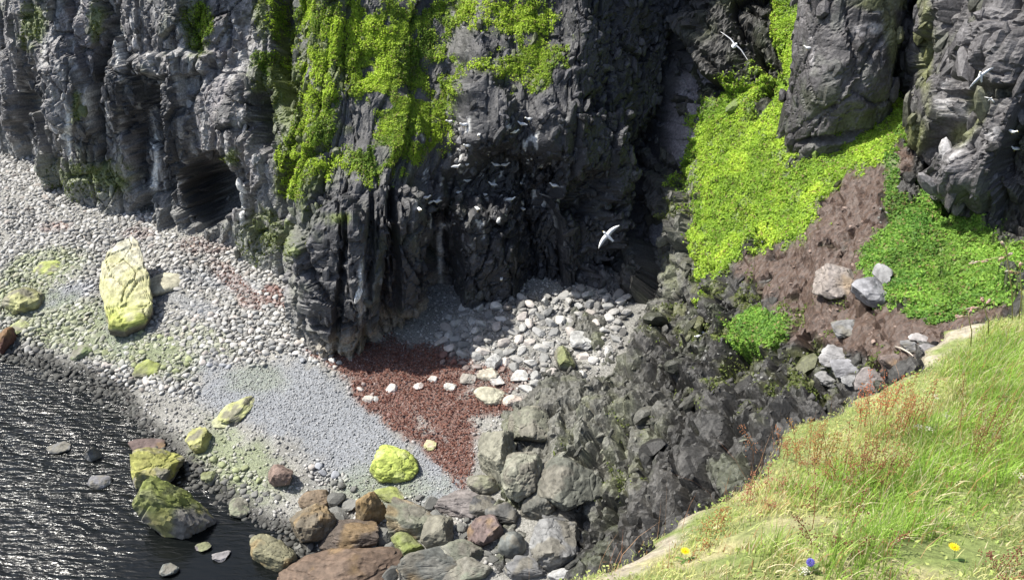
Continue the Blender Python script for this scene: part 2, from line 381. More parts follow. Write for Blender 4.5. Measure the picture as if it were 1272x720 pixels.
pf = G.reshape(-1, 3); px, py, _ = project(pf)
nz = .25*fbm(pf*.6, 3, 91)+.15*fbm(pf*2., 3, 92)
veg_slope = sstep(8.8, 11., pf[:, 2])*sstep(360, 440, px)*sstep(760, 700, px)
r = rel.ravel()*(1-.72*veg_slope) + veg_slope*.45*fbm(pf*.45, 3, 98)
r -= 4.6*blobs([(255,238,27,44)], px, py, .2, nz)                       # the cave
r -= 1.5*blobs([(190,185,26,100)], px, py, .25, nz)                      # dark chimney
r -= 1.5*blobs([(30,140,12,90),(128,130,7,80),(140,60,6,60),(348,60,12,60),(318,150,10,40),(300,250,6,50),(70,200,6,50),(340,250,8,50)], px, py, .3, nz); r += .6*blobs([(275,150,26,70),(90,110,22,60),(275,40,26,40)], px, py, .4, nz)
r -= 1.7*blobs([(700,300,70,80),(560,330,16,80),(610,230,50,35)], px, py, .3, nz)
r += .8*blobs([(215,80,60,16),(222,150,16,70)], px, py, .3, nz)
r += 1.0*blobs([(600,140,34,46),(430,330,42,90),(505,330,26,90)], px, py, .25, nz)
r += 2.0*blobs([(862,150,24,100,14),(836,262,16,60,20)], px, py, .4, nz*.5)
r -= 1.4*blobs([(828,150,8,90,12),(792,260,12,110,14),(458,330,5,90,3,.6),(490,320,6,80,-3,.7),(428,350,4,70,4,.5),(523,335,6,70,2,.8)], px, py, .3, nz)
r -= 1.0*blobs([(742,262,26,14),(650,340,12,40)], px, py, .3, nz)
G = G + Nn*r.reshape(nu, nv)[..., None]
V = G.reshape(-1, 3); px, py, _ = project(V)
nz = .45*fbm(V*.9, 4, 93)+.35*fbm(V*3., 3, 94)
c = rock_col(V, 0)
left = sstep(400, 300, px)
c = mixc(c, c*np.array([1.6, 1.56, 1.52])+.012, left*.8)                                         # the left wall is paler, weathered grey
c = mixc(c, (.024, .024, .027), .9*sstep(560, 620, px)*sstep(900, 860, px))  # cove shade painted into the wall colour, with its wetness
c = mixc(c, (.03, .031, .036), .9*blobs([(200,180,34,100),(255,240,34,50),(140,80,9,90),(35,140,12,80),(325,140,24,50),(352,40,16,50),(90,60,14,30),(160,110,10,60)], px, py, .35, nz)); c = mixc(c, (.17, .155, .16), .6*blobs([(285,160,34,80),(270,50,30,40),(100,40,30,40)], px, py, .4, nz))  # shade of the cave and recesses painted over the slate; smooth faces paler
c = mixc(c, (.26, .255, .25), left*sstep(.12, .5, fbm(V*np.array([2.6, 2.6, .16]), 4, 95)))   # run-off streaks
c = mixc(c, (.035, .035, .035), left*.8*sstep(.2, .6, fbm(V*np.array([1.8, 1.8, .2])+50, 4, 96)))
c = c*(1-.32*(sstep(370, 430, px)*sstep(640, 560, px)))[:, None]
c = mixc(c, (.62, .62, .6), .95*blobs([(450,365,5,32),(192,225,4,16),(547,320,3,40),(194,190,3,30),(300,260,3,40),(108,130,5,26),(85,170,4,30),(552,280,8,4),(150,60,5,20)], px, py, .4, nz*.5))
c = mixc(c, (.55, .55, .53), .8*sstep(.62, .8, fbm(V*np.array([3.5, 3.5, 1.])+9, 3, 97))*sstep(500, 530, px)*sstep(720, 690, px)*sstep(130, 160, py)*sstep(320, 280, py))
MOSSW = [(100,225,50,24),(140,225,26,26),(245,35,14,30),(325,20,10,30),(40,30,14,30),(118,25,8,20),(340,90,35,20),(330,300,36,34),(375,150,30,90),(400,60,40,70),(360,215,20,30),(400,120,20,60),(290,195,8,10),(420,270,20,8),(95,130,5,20)]
CAVE_SHADE = [(255,240,26,44)]
VEG = [(460,50,90,50),(505,110,76,50),(600,25,90,26),(400,150,20,50,15),(650,90,46,24),(540,70,50,26),(455,205,40,22),(390,30,26,40),(400,100,20,45,10),(370,180,18,40,25),(365,225,10,22),(450,30,70,34),(495,70,60,44),(480,95,45,35),(520,150,36,36),(500,170,42,28),(460,205,24,16),(530,40,60,26),(560,25,60,22),(640,25,55,26),(655,70,36,30),(620,70,24,16),(665,90,18,20),(600,80,20,14),(470,110,36,30),(430,55,26,26),(345,20,12,26),(335,80,22,14),(248,35,12,22),(905,30,14,14,0,.6)]
veg = blobs(VEG, px, py, .3, nz)*(1-.95*blobs([(590,55,46,26),(600,130,32,50),(545,85,22,12),(440,150,28,24),(425,100,10,14),(505,112,16,8)], px, py, .35, nz))
mw = blobs(MOSSW, px, py, .4, nz)
veg = veg*sstep(-.6, -.3, fbm(V*1.3+3, 4, 99)); c = mixc(c, (.10, .13, .02), .75*mw); c = mixc(c, (.09, .11, .03), .8*veg)
low = sstep(1.0, 0, V[:, 2]-2.6+.5*nz)*sstep(370, 400, px)
c = mixc(c, (.30, .27, .22), .7*low*sstep(565, 540, px))                  # pale scoured foot of the buttress
low2 = sstep(1, 0, V[:, 2]-3.2+.8*nz)*sstep(400, 360, px); c = mixc(c, (.20, .20, .19), .7*low2)
F = grid_faces(nu, nv)
SLAB = blobs([(860,150,24,100,14),(835,260,18,60,20)], px, py, .3, nz*.4); c = mixc(c, (.012, .012, .013), .9*blobs(CAVE_SHADE, px, py, .15, nz*.3)); c = mixc(c, (.17, .163, .18), .9*SLAB)  # cave shade and the slab's soft light painted into the colours
bare = (1-.9*np.clip(veg, 0, 1))*(1-blobs([(255,240,30,46)], px, py, .2))*(1-.85*SLAB); lw = sstep(560, 470, px)*bare*(V[:, 2] < 22); cw = sstep(520, 620, px)*bare*(V[:, 2] < 22)*(px < 1000); inf = ((px > -80) & (px < 1350) & (py > -140))*1.
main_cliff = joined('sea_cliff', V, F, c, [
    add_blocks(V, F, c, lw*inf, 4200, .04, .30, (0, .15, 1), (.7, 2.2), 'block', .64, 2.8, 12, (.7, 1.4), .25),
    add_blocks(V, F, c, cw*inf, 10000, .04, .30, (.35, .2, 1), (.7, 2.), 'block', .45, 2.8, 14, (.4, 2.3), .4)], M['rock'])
MAINV, MAINF, MAINVEG, MAINMOSS = V, F, veg, mw

# ---- right slope: rock apron, soil and turf, as a height field
sc = [(750,378,48.0),(785,330,47.2),(820,250,46.6),(850,150,46.3),(880,30,45.8),(900,-60,45.5),
      (930,200,42),(880,330,41.5),(900,260,42),(960,100,43),(980,10,44),(1000,-60,44.5),(850,320,43),(930,60,44.3),
      (740,440,43.2),(720,470,41.2),(800,450,39.6),(900,450,36),(1000,450,32.5),(850,390,40.5),(950,390,36),(800,400,42.5),
      (690,500,39.6),(700,560,36.3),(800,560,33.6),(900,540,31.3),(800,650,30.6),(720,640,33.2),(860,620,30),(650,560,37.2),(640,610,35.6),(600,560,37.9),
      (950,330,37.3),(1050,250,35.6),(1120,190,35),(1050,340,33.2),(1150,320,31.7),(1250,330,29.8),(1150,420,28.2),(1060,480,29.3),(980,560,28),(1030,200,38),(1000,300,35.7),
      (990,195,39),(1060,165,38.2),(1110,125,38.4),(1140,160,35.8),(1195,290,32),(1272,315,30.4),(1100,380,30.5),(1250,400,27)]
P = np.array([at_t(a, b, t) for a, b, t in sc])
sp = [tuple(p[:2]) for p in P]+[(5.5,44),(8,46),(16,40),(22,36),(24,28),(20,20),(24,14),(12,15),(6,14),(2,16),(1,20.5),(-1.2,24),(-3.6,26),(-2.8,29),(-1.2,32),(.5,34),(2.2,36.4),(2.5,38.6),(-4,20),(-6,27),(-4,33),(-2,38),(-5,12),(16,48)]
sv = [p[2] for p in P]+[3,10,16,17,15,13,14,9,5,2.5,1.6,.9,.2,.3,.6,.9,1.6,2.0,-1.5,-2,-2,-1,-2,18]
slope_f = rbf(sp, sv)
xs = np.arange(-7, 24, .085); ys = np.arange(12, 48, .085)
GX, GY = np.meshgrid(xs, ys, indexing='ij'); X2 = np.stack([GX.ravel(), GY.ravel()], 1); Z = slope_f(X2)
G = np.concatenate([X2, Z[:, None]], 1).reshape(len(xs), len(ys), 3); Nn = grid_normals(blur(G, 12)); Nn[Nn[..., 2] < 0] *= -1
pf = G.reshape(-1, 3); px, py, _ = project(pf)
nz = .35*fbm(pf*.5, 3, 101)+.25*fbm(pf*1.7, 3, 102)+.22*fbm(pf*5., 3, 104)
TURF = [(960,150,60,60),(925,195,70,75),(990,60,24,80),(950,250,60,50),(900,280,50,45),(1010,215,60,26,-20),(1080,180,60,22,-22),(1115,150,24,30),(885,320,26,24),(905,250,46,80,20),(880,200,16,40),(975,20,16,50)]
TURF2 = [(1170,310,80,52),(1210,340,70,40),(1140,350,55,36),(1130,280,36,36),(1155,250,20,30),(1165,380,36,16),(935,408,34,22),(1110,250,10,60,0,.7),(1130,160,16,26)]
SOIL = [(1075,220,62,36,-30),(1030,270,75,42,-25),(1000,330,80,40,0),(940,330,36,22),(1080,300,40,70),(1110,200,26,30),(1060,400,90,30),(1130,420,60,34),(1200,390,60,24,-10),(1010,390,50,30)]
turf = blobs(TURF, px, py, .2, nz)*(1-blobs([(948,122,8,22,25)], px, py, .3, nz)); turf2 = blobs(TURF2, px, py, .22, nz)
turf2 = np.maximum(turf2, 0); soil = blobs(SOIL, px, py, .25, nz)*(1-turf)*(1-turf2)
scrub = sstep(.0, .5, fbm(pf*1.1+3, 4, 103))*blobs([(920,400,90,50),(880,350,60,50),(990,430,90,40),(860,270,30,80,25),(1000,500,90,40),(930,480,70,40),(1060,400,50,30),(760,560,50,40,0,.6)], px, py, .4, nz)
soft = np.clip(turf+turf2+soil, 0, 1)
# fractured rock: slabby facets dipping towards the left
q = pf @ np.array([[.82, .3, -.2], [-.35, .85, .3], [.25, -.2, .9]]).T
d = np.zeros(len(pf))
for k, (sx, sy, sz, am, ck) in enumerate([(3.4, 7., 2.4, 1.35, .5), (1.3, 2.8, 1.0, .50, .34), (.55, 1.1, .45, .13, .12), (.24, .4, .22, .03, .03)]):
    f1, f21, cid, vec = worley(q/np.array([sx, sy, sz]) + .12*fbm(pf*(1.1+k), 2, 110+k)[:, None], 120+k*5)
    rv = np.stack([np.modf(cid*57.3)[0], np.modf(cid*91.7)[0], np.modf(cid*33.1)[0]], 1)-.5
    d += am*((cid-.5)*1.1+1.1*(rv*vec).sum(1)) - ck*sstep(.13, 0, f21) + (am*.55*(.5-f1) if k in (1, 2) else 0)
d += .55*ridged(q*np.array([.55, .25, .6]), 4, 130) + .05*fbm(pf*3, 3, 131)
d = d*(1-.82*soft) + soft*(.12*fbm(pf*1.2, 4, 132)+.05*fbm(pf*5, 3, 133))
d -= 1.0*blobs([(688,518,14,9),(730,590,10,60,20)], px, py, .3, nz)
fade = 1-.3*sstep(770, 690, px)
G = G + Nn*(d*fade).reshape(len(xs), len(ys))[..., None]
V = G.reshape(-1, 3); px, py, _ = project(V)
c = rock_col(V, 5, (.027, .026, .024), (.066, .063, .058))
pale = blobs([(700,540,90,80),(650,600,60,70),(760,500,60,60,0,.6),(720,420,50,40,0,.9),(850,280,26,90,20)], px, py, .5, nz)
c = mixc(c, (.15, .148, .125), .6*pale)
c = mixc(c, (.15, .165, .08), .45*pale*sstep(-.1, .6, fbm(V*.9, 3, 135)))
c = mixc(c, (.13, .14, .05), .5*scrub)
c = mixc(c, (.066, .042, .031), soil); 
c = mixc(c, (.11, .08, .064), soil*.5*sstep(.25, .6, fbm(V*7., 3, 136)))
c = mixc(c, (.11, .16, .03), np.clip(turf+turf2, 0, 1))
F = grid_faces(len(xs), len(ys))
bare = (1-np.clip(turf+turf2, 0, 1))*(1-.9*soil)*((px > 500) & (px < 1300) & (py > -60) & (py < 800))*(V[:, 2] > slope_f(V[:, :2])-3)*sstep(-.3, .3, V[:, 2]-beach_f(V[:, :2]))
slope = joined('rocky_slope', V, F, c, [
    add_blocks(V, F, c, bare, 200, .15, .5, (-.55, -.35, -.55), (.9, 2.0), 'block', .6, 1.5, 21, (.8, 1.25), .3),
    add_blocks(V, F, c, bare, 5000, .03, .13, (-.55, -.35, -.55), (.9, 2.6), 'block', .6, 2.6, 22, (.5, 1.7), .4)], M['rock'])
SLV, SLF, SLT, SLT2, SLS, SLSOIL = V, F, turf, turf2, scrub, soil

# ---- upper right crags
def crag(name, cols, z0, z1, seed, extra=None, colfn=None, amp=.6, nb=700):
    G, s = wall(cols, z0, z1, .08, .08); nu, nv = G.shape[:2]; Nn = grid_normals(blur(G, 15))
    if Nn[nu//2, nv//2] @ (CAM-G[nu//2, nv//2]) < 0: Nn = -Nn
    rel = wall_relief(G, s, amp, 1.8, seed).ravel()
    pf = G.reshape(-1, 3); px, py, _ = project(pf); nz = .3*fbm(pf*.8, 4, seed+3)
    if extra: rel = extra(rel, px, py, nz)
    G = G+Nn*rel.reshape(nu, nv)[..., None]; V = G.reshape(-1, 3); px, py, _ = project(V)
    c = rock_col(V, seed, (.07, .066, .068), (.17, .162, .165)); c = colfn(c, V, px, py, nz) if colfn else c
    F = grid_faces(nu, nv); o = joined(name, V, F, c, [add_blocks(V, F, c, ((px > 950) & (px < 1320) & (py > -80) & (py < 400))*1., nb, .06, .4, (.1, .1, 1), (.9, 2.2), 'block', .42, 2.4, seed, (.7, 1.35), .3)], M['rock'])
    return V, F
pr1 = [(6, .9), (11, .5), (12.2, .1), (13.5, -.25), (15, -.2), (17, .2), (20, 1), (28, 3)]
zero = (.1, 1.)
def r1x(r, px, py, nz): return r*.6 + .5*blobs([(1050,100,40,50)], px, py, .6, nz) - .5*blobs([(1035,168,40,5,-12)], px, py, .4, nz)
def r1c(c, V, px, py, nz):
    c = mixc(c, (.5, .48, .48), .8*blobs([(1092,30,16,22),(1068,40,8,16),(1105,10,10,12),(1009,70,4,18),(1010,40,4,10)], px, py, .5, nz*1.6)*sstep(-.2, .3, fbm(V*3, 3, 5)))
    c = mixc(c, (.16, .17, .07), .8*blobs([(1112,60,9,60,-10),(1100,5,40,8)], px, py, .5, nz))
    return mixc(c, (.2, .21, .18), .3*sstep(.2, .6, fbm(V*1.6+8, 4, 6)))*.8
R1 = crag('rock_crag', [((15, 44), zero, pr1), ((13.1, 40.5), zero, pr1), ((12.45, 37.6), zero, pr1), ((12.8, 35.9), zero, pr1), ((14.3, 35.4), zero, pr1), ((15.8, 35.8), zero, pr1), ((16.6, 37), zero, pr1), ((18, 41), zero, pr1)], 6, 26, 200, r1x, r1c, .6, 300)
pr2 = [(6, 1.4), (12, 1.3), (13.4, .8), (14.3, 0), (16, -.1), (19, .5), (22, 1.2), (30, 4)]
D2 = (.75, .66)
def r2x(r, px, py, nz): return r - .7*blobs([(1200,150,8,80,30),(1150,100,6,90,5),(1240,115,40,6,-8)], px, py, .3, nz) + .6*blobs([(1245,60,40,40),(1190,215,24,26)], px, py, .3, nz)
def r2c(c, V, px, py, nz):
    c = mixc(c, (.45, .44, .44), .8*blobs([(1195,150,18,10,-50),(1170,130,6,40,10),(1230,170,14,6,-40),(1185,185,16,8,-40),(1255,190,6,16)], px, py, .6, nz*2)*sstep(-.1, .4, fbm(V*4, 3, 7)))
    c = c*.8; return mixc(c, (.13, .14, .05), .8*blobs([(1215,130,8,20),(1195,165,16,10,-50),(1150,60,8,70),(1135,170,14,30)], px, py, .5, nz))
R2 = crag('rock_bluff', [((20, 42), D2, pr2), ((17.6, 38), D2, pr2), ((16.6, 34.2), D2, pr2), ((16.2, 31), D2, pr2), ((16.0, 28.6), D2, pr2), ((17.0, 26.8), D2, pr2), ((19.5, 25.2), D2, pr2), ((25, 23), D2, pr2)], 7, 28, 230, r2x, r2c, .9, 900)

# ray casting on the built ground, used to rest things on it
def bvh(V, F): return BVHTree.FromPolygons(V.tolist(), F.tolist())
dg = bpy.context.evaluated_depsgraph_get(); T_MAIN, T_SLOPE = BVHTree.FromObject(main_cliff, dg), BVHTree.FromObject(slope, dg)
T_BEACH = None
i = np.array(beach.data.vertices[0].co)
T_BEACH = BVHTree.FromObject(beach, bpy.context.evaluated_depsgraph_get())
T_R1, T_R2 = bvh(*R1), bvh(*R2)
def hit(px, py, trees=None):
    d = Vector(ray(px, py)); o = Vector(CAM); best = None
    for t in trees or (T_MAIN, T_SLOPE, T_BEACH, T_R1, T_R2):
        h = t.ray_cast(o, d)
        if h[0] is not None and (best is None or h[3] < best[2]): best = (np.array(h[0]), np.array(h[1]), h[3])
    return best
def ground_z(x, y, trees=None):
    z = -9; 
    for t in trees or (T_SLOPE, T_BEACH):
        h = t.ray_cast(Vector((x, y, 40)), Vector((0, 0, -1)))
        if h[0] is not None: z = max(z, h[0].z)
    return z
# ================================================================ stones, boulders
def rock_shape(seed, sub=4, cuts=14, sharp=.75, rough=.06, scale=(1, 1, .7), lo=.55):
    """a stone: a ball cut by random planes, its edges worn by (1-sharp), then roughened"""
    r = np.random.default_rng(seed); v, f = ICO[sub]
    n = r.normal(size=(cuts, 3)); n /= np.linalg.norm(n, axis=1)[:, None]; dd = r.uniform(lo, .95, cuts)
    k = np.maximum(v@n.T, 1e-3); rad = np.min(np.where(k > .02, dd/k, 9), axis=1); rad = np.minimum(rad, 1.05)
    p = v*(rad**sharp)[:, None]
    if rough:
        o = v*1.0+seed*3.7
        p = p*(1+rough*fbm(p*1.5+seed*3.7, 3, seed)[:, None]+rough*.8*fbm(p*5+seed, 3, seed+1)[:, None])
        if sub >= 4:
            f1, f21, cid, _ = worley(p*2.2+seed, seed+4); p = p*(1-rough*.9*sstep(.09, 0, f21)[:, None]+rough*.8*(cid-.5)[:, None])
    return p*np.array(scale), f
def scatter_mesh(name, pos, size, base_seeds, sub, colr, mat, flat=.65, cuts=9, sharp=.8, ax=(0, 0), nrm=None, smooth=True, rough=0):
    """many stones in one mesh: only for stones nobody could count"""
    shapes = [rock_shape(s, sub, cuts, sharp, rough, (1, 1, 1)) for s in base_seeds]; n = len(pos); nvs = len(shapes[0][0])
    f = shapes[0][1]; which = rng.integers(0, len(shapes), n); S = np.array([s[0] for s in shapes])[which]
    S = S*(size[:, None]*np.stack([rng.uniform(.8, 1.35, n), rng.uniform(.65, 1., n), rng.uniform(.4, .8, n)*flat/.65], 1))[:, None]
    a = rng.uniform(0, 2*np.pi, n); ca, sa = np.cos(a), np.sin(a)
    x = S[..., 0]*ca[:, None]-S[..., 1]*sa[:, None]; y = S[..., 0]*sa[:, None]+S[..., 1]*ca[:, None]; z = S[..., 2]
    tx, ty = rng.normal(0, .25, n), rng.normal(0, .25, n)
    z = z + x*tx[:, None]+y*ty[:, None]
    V = np.stack([x, y, z], 2)+pos[:, None]; F = f[None]+(np.arange(n)*nvs)[:, None, None]
    return mesh_np(name, V.reshape(-1, 3), F.reshape(-1, 3), np.repeat(colr, nvs, 0), smooth=smooth, mat=mat)

# --- where on the shore each size lies
def cand(n, x0=-46, x1=6, y0=20, y1=64):
    X = np.stack([rng.uniform(x0, x1, n), rng.uniform(y0, y1, n)], 1)
    z = beach_f(X); P = np.concatenate([X, z[:, None]], 1); px, py, _ = project(P)
    zs = slope_f(X); m = (zs < z+.25) & (px > -60) & (px < 800) & (py > 120) & (py < 760); return P[m], px[m], py[m]
def stone_col(px, py, nz, P, n):
    t = rng.uniform(0, 1, (n, 1)); c = np.array([.20, .196, .185])*(1-t)+np.array([.42, .41, .39])*t
    t2 = rng.uniform(0, 1, n); c[t2 < .12] *= .55; c[(t2 > .12) & (t2 < .18)] *= np.array([.95, .88, .84])
    bl = grey_m(px, py, nz); c = mixc(c, (.275, .285, .30), bl*.7)
    g = grn_m(px, py, nz); c = mixc(c, (.24, .265, .14), g*rng.uniform(.2, .9, n))
    r = red_m(px, py, nz); c = mixc(c, (.17, .075, .06), r*rng.uniform(.4, 1, n))
    wet = sstep(.25, .0, P[:, 2]+rng.uniform(-.1, .1, n)); return c*(1-.8*wet)[:, None]
RUB = [(770,400,34,48),(650,425,115,48,-5),(590,400,60,24),(700,400,60,34),(560,420,30,16),(610,480,34,12,0,.5),(680,470,40,30)]
COB = [(60,250,110,60,20),(140,300,130,50,25),(0,380,60,50),(60,420,90,26,10),(150,450,80,26,25),(420,590,60,20,20,.7),(300,600,60,20,30,.6),(470,500,60,30,30,.35),(300,370,90,60,35),(330,430,90,40,25),(240,420,90,40,20),(60,340,80,50),(120,400,120,40,15),(200,470,60,20,15),(20,420,40,30)]
def fine_stones():
    P, px, py = cand(420000); nz = .35*fbm(P*.5, 3, 21)
    g = np.maximum(grey_m(px, py, nz), .9*red_m(px, py, nz)); keep = rng.uniform(0, 1, len(P)) < .17+.26*g
    P, px, py, nz = P[keep], px[keep], py[keep], nz[keep]; n = len(P)
    sz = np.where(g[keep] > .5, rng.uniform(.03, .065, n), .035+.09*rng.uniform(0, 1, n)**2); P[:, 2] = beach_h(P[:, :2])+sz*.2
    c = stone_col(px, py, nz, P, n)
    tag(link('shingle', scatter_mesh('shingle', P, sz, range(6), 1, c, M['stone'])), 'fine grey shingle and small pebbles covering the beach', 'shingle', kind='stuff')
    return n
n1 = fine_stones()
LAID = []   # (x, y, radius) of stones laid so far
def free(x, y, r, f=.75):
    for a, b, c in LAID:
        if (a-x)**2+(b-y)**2 < (f*(r+c))**2: return False
    return True

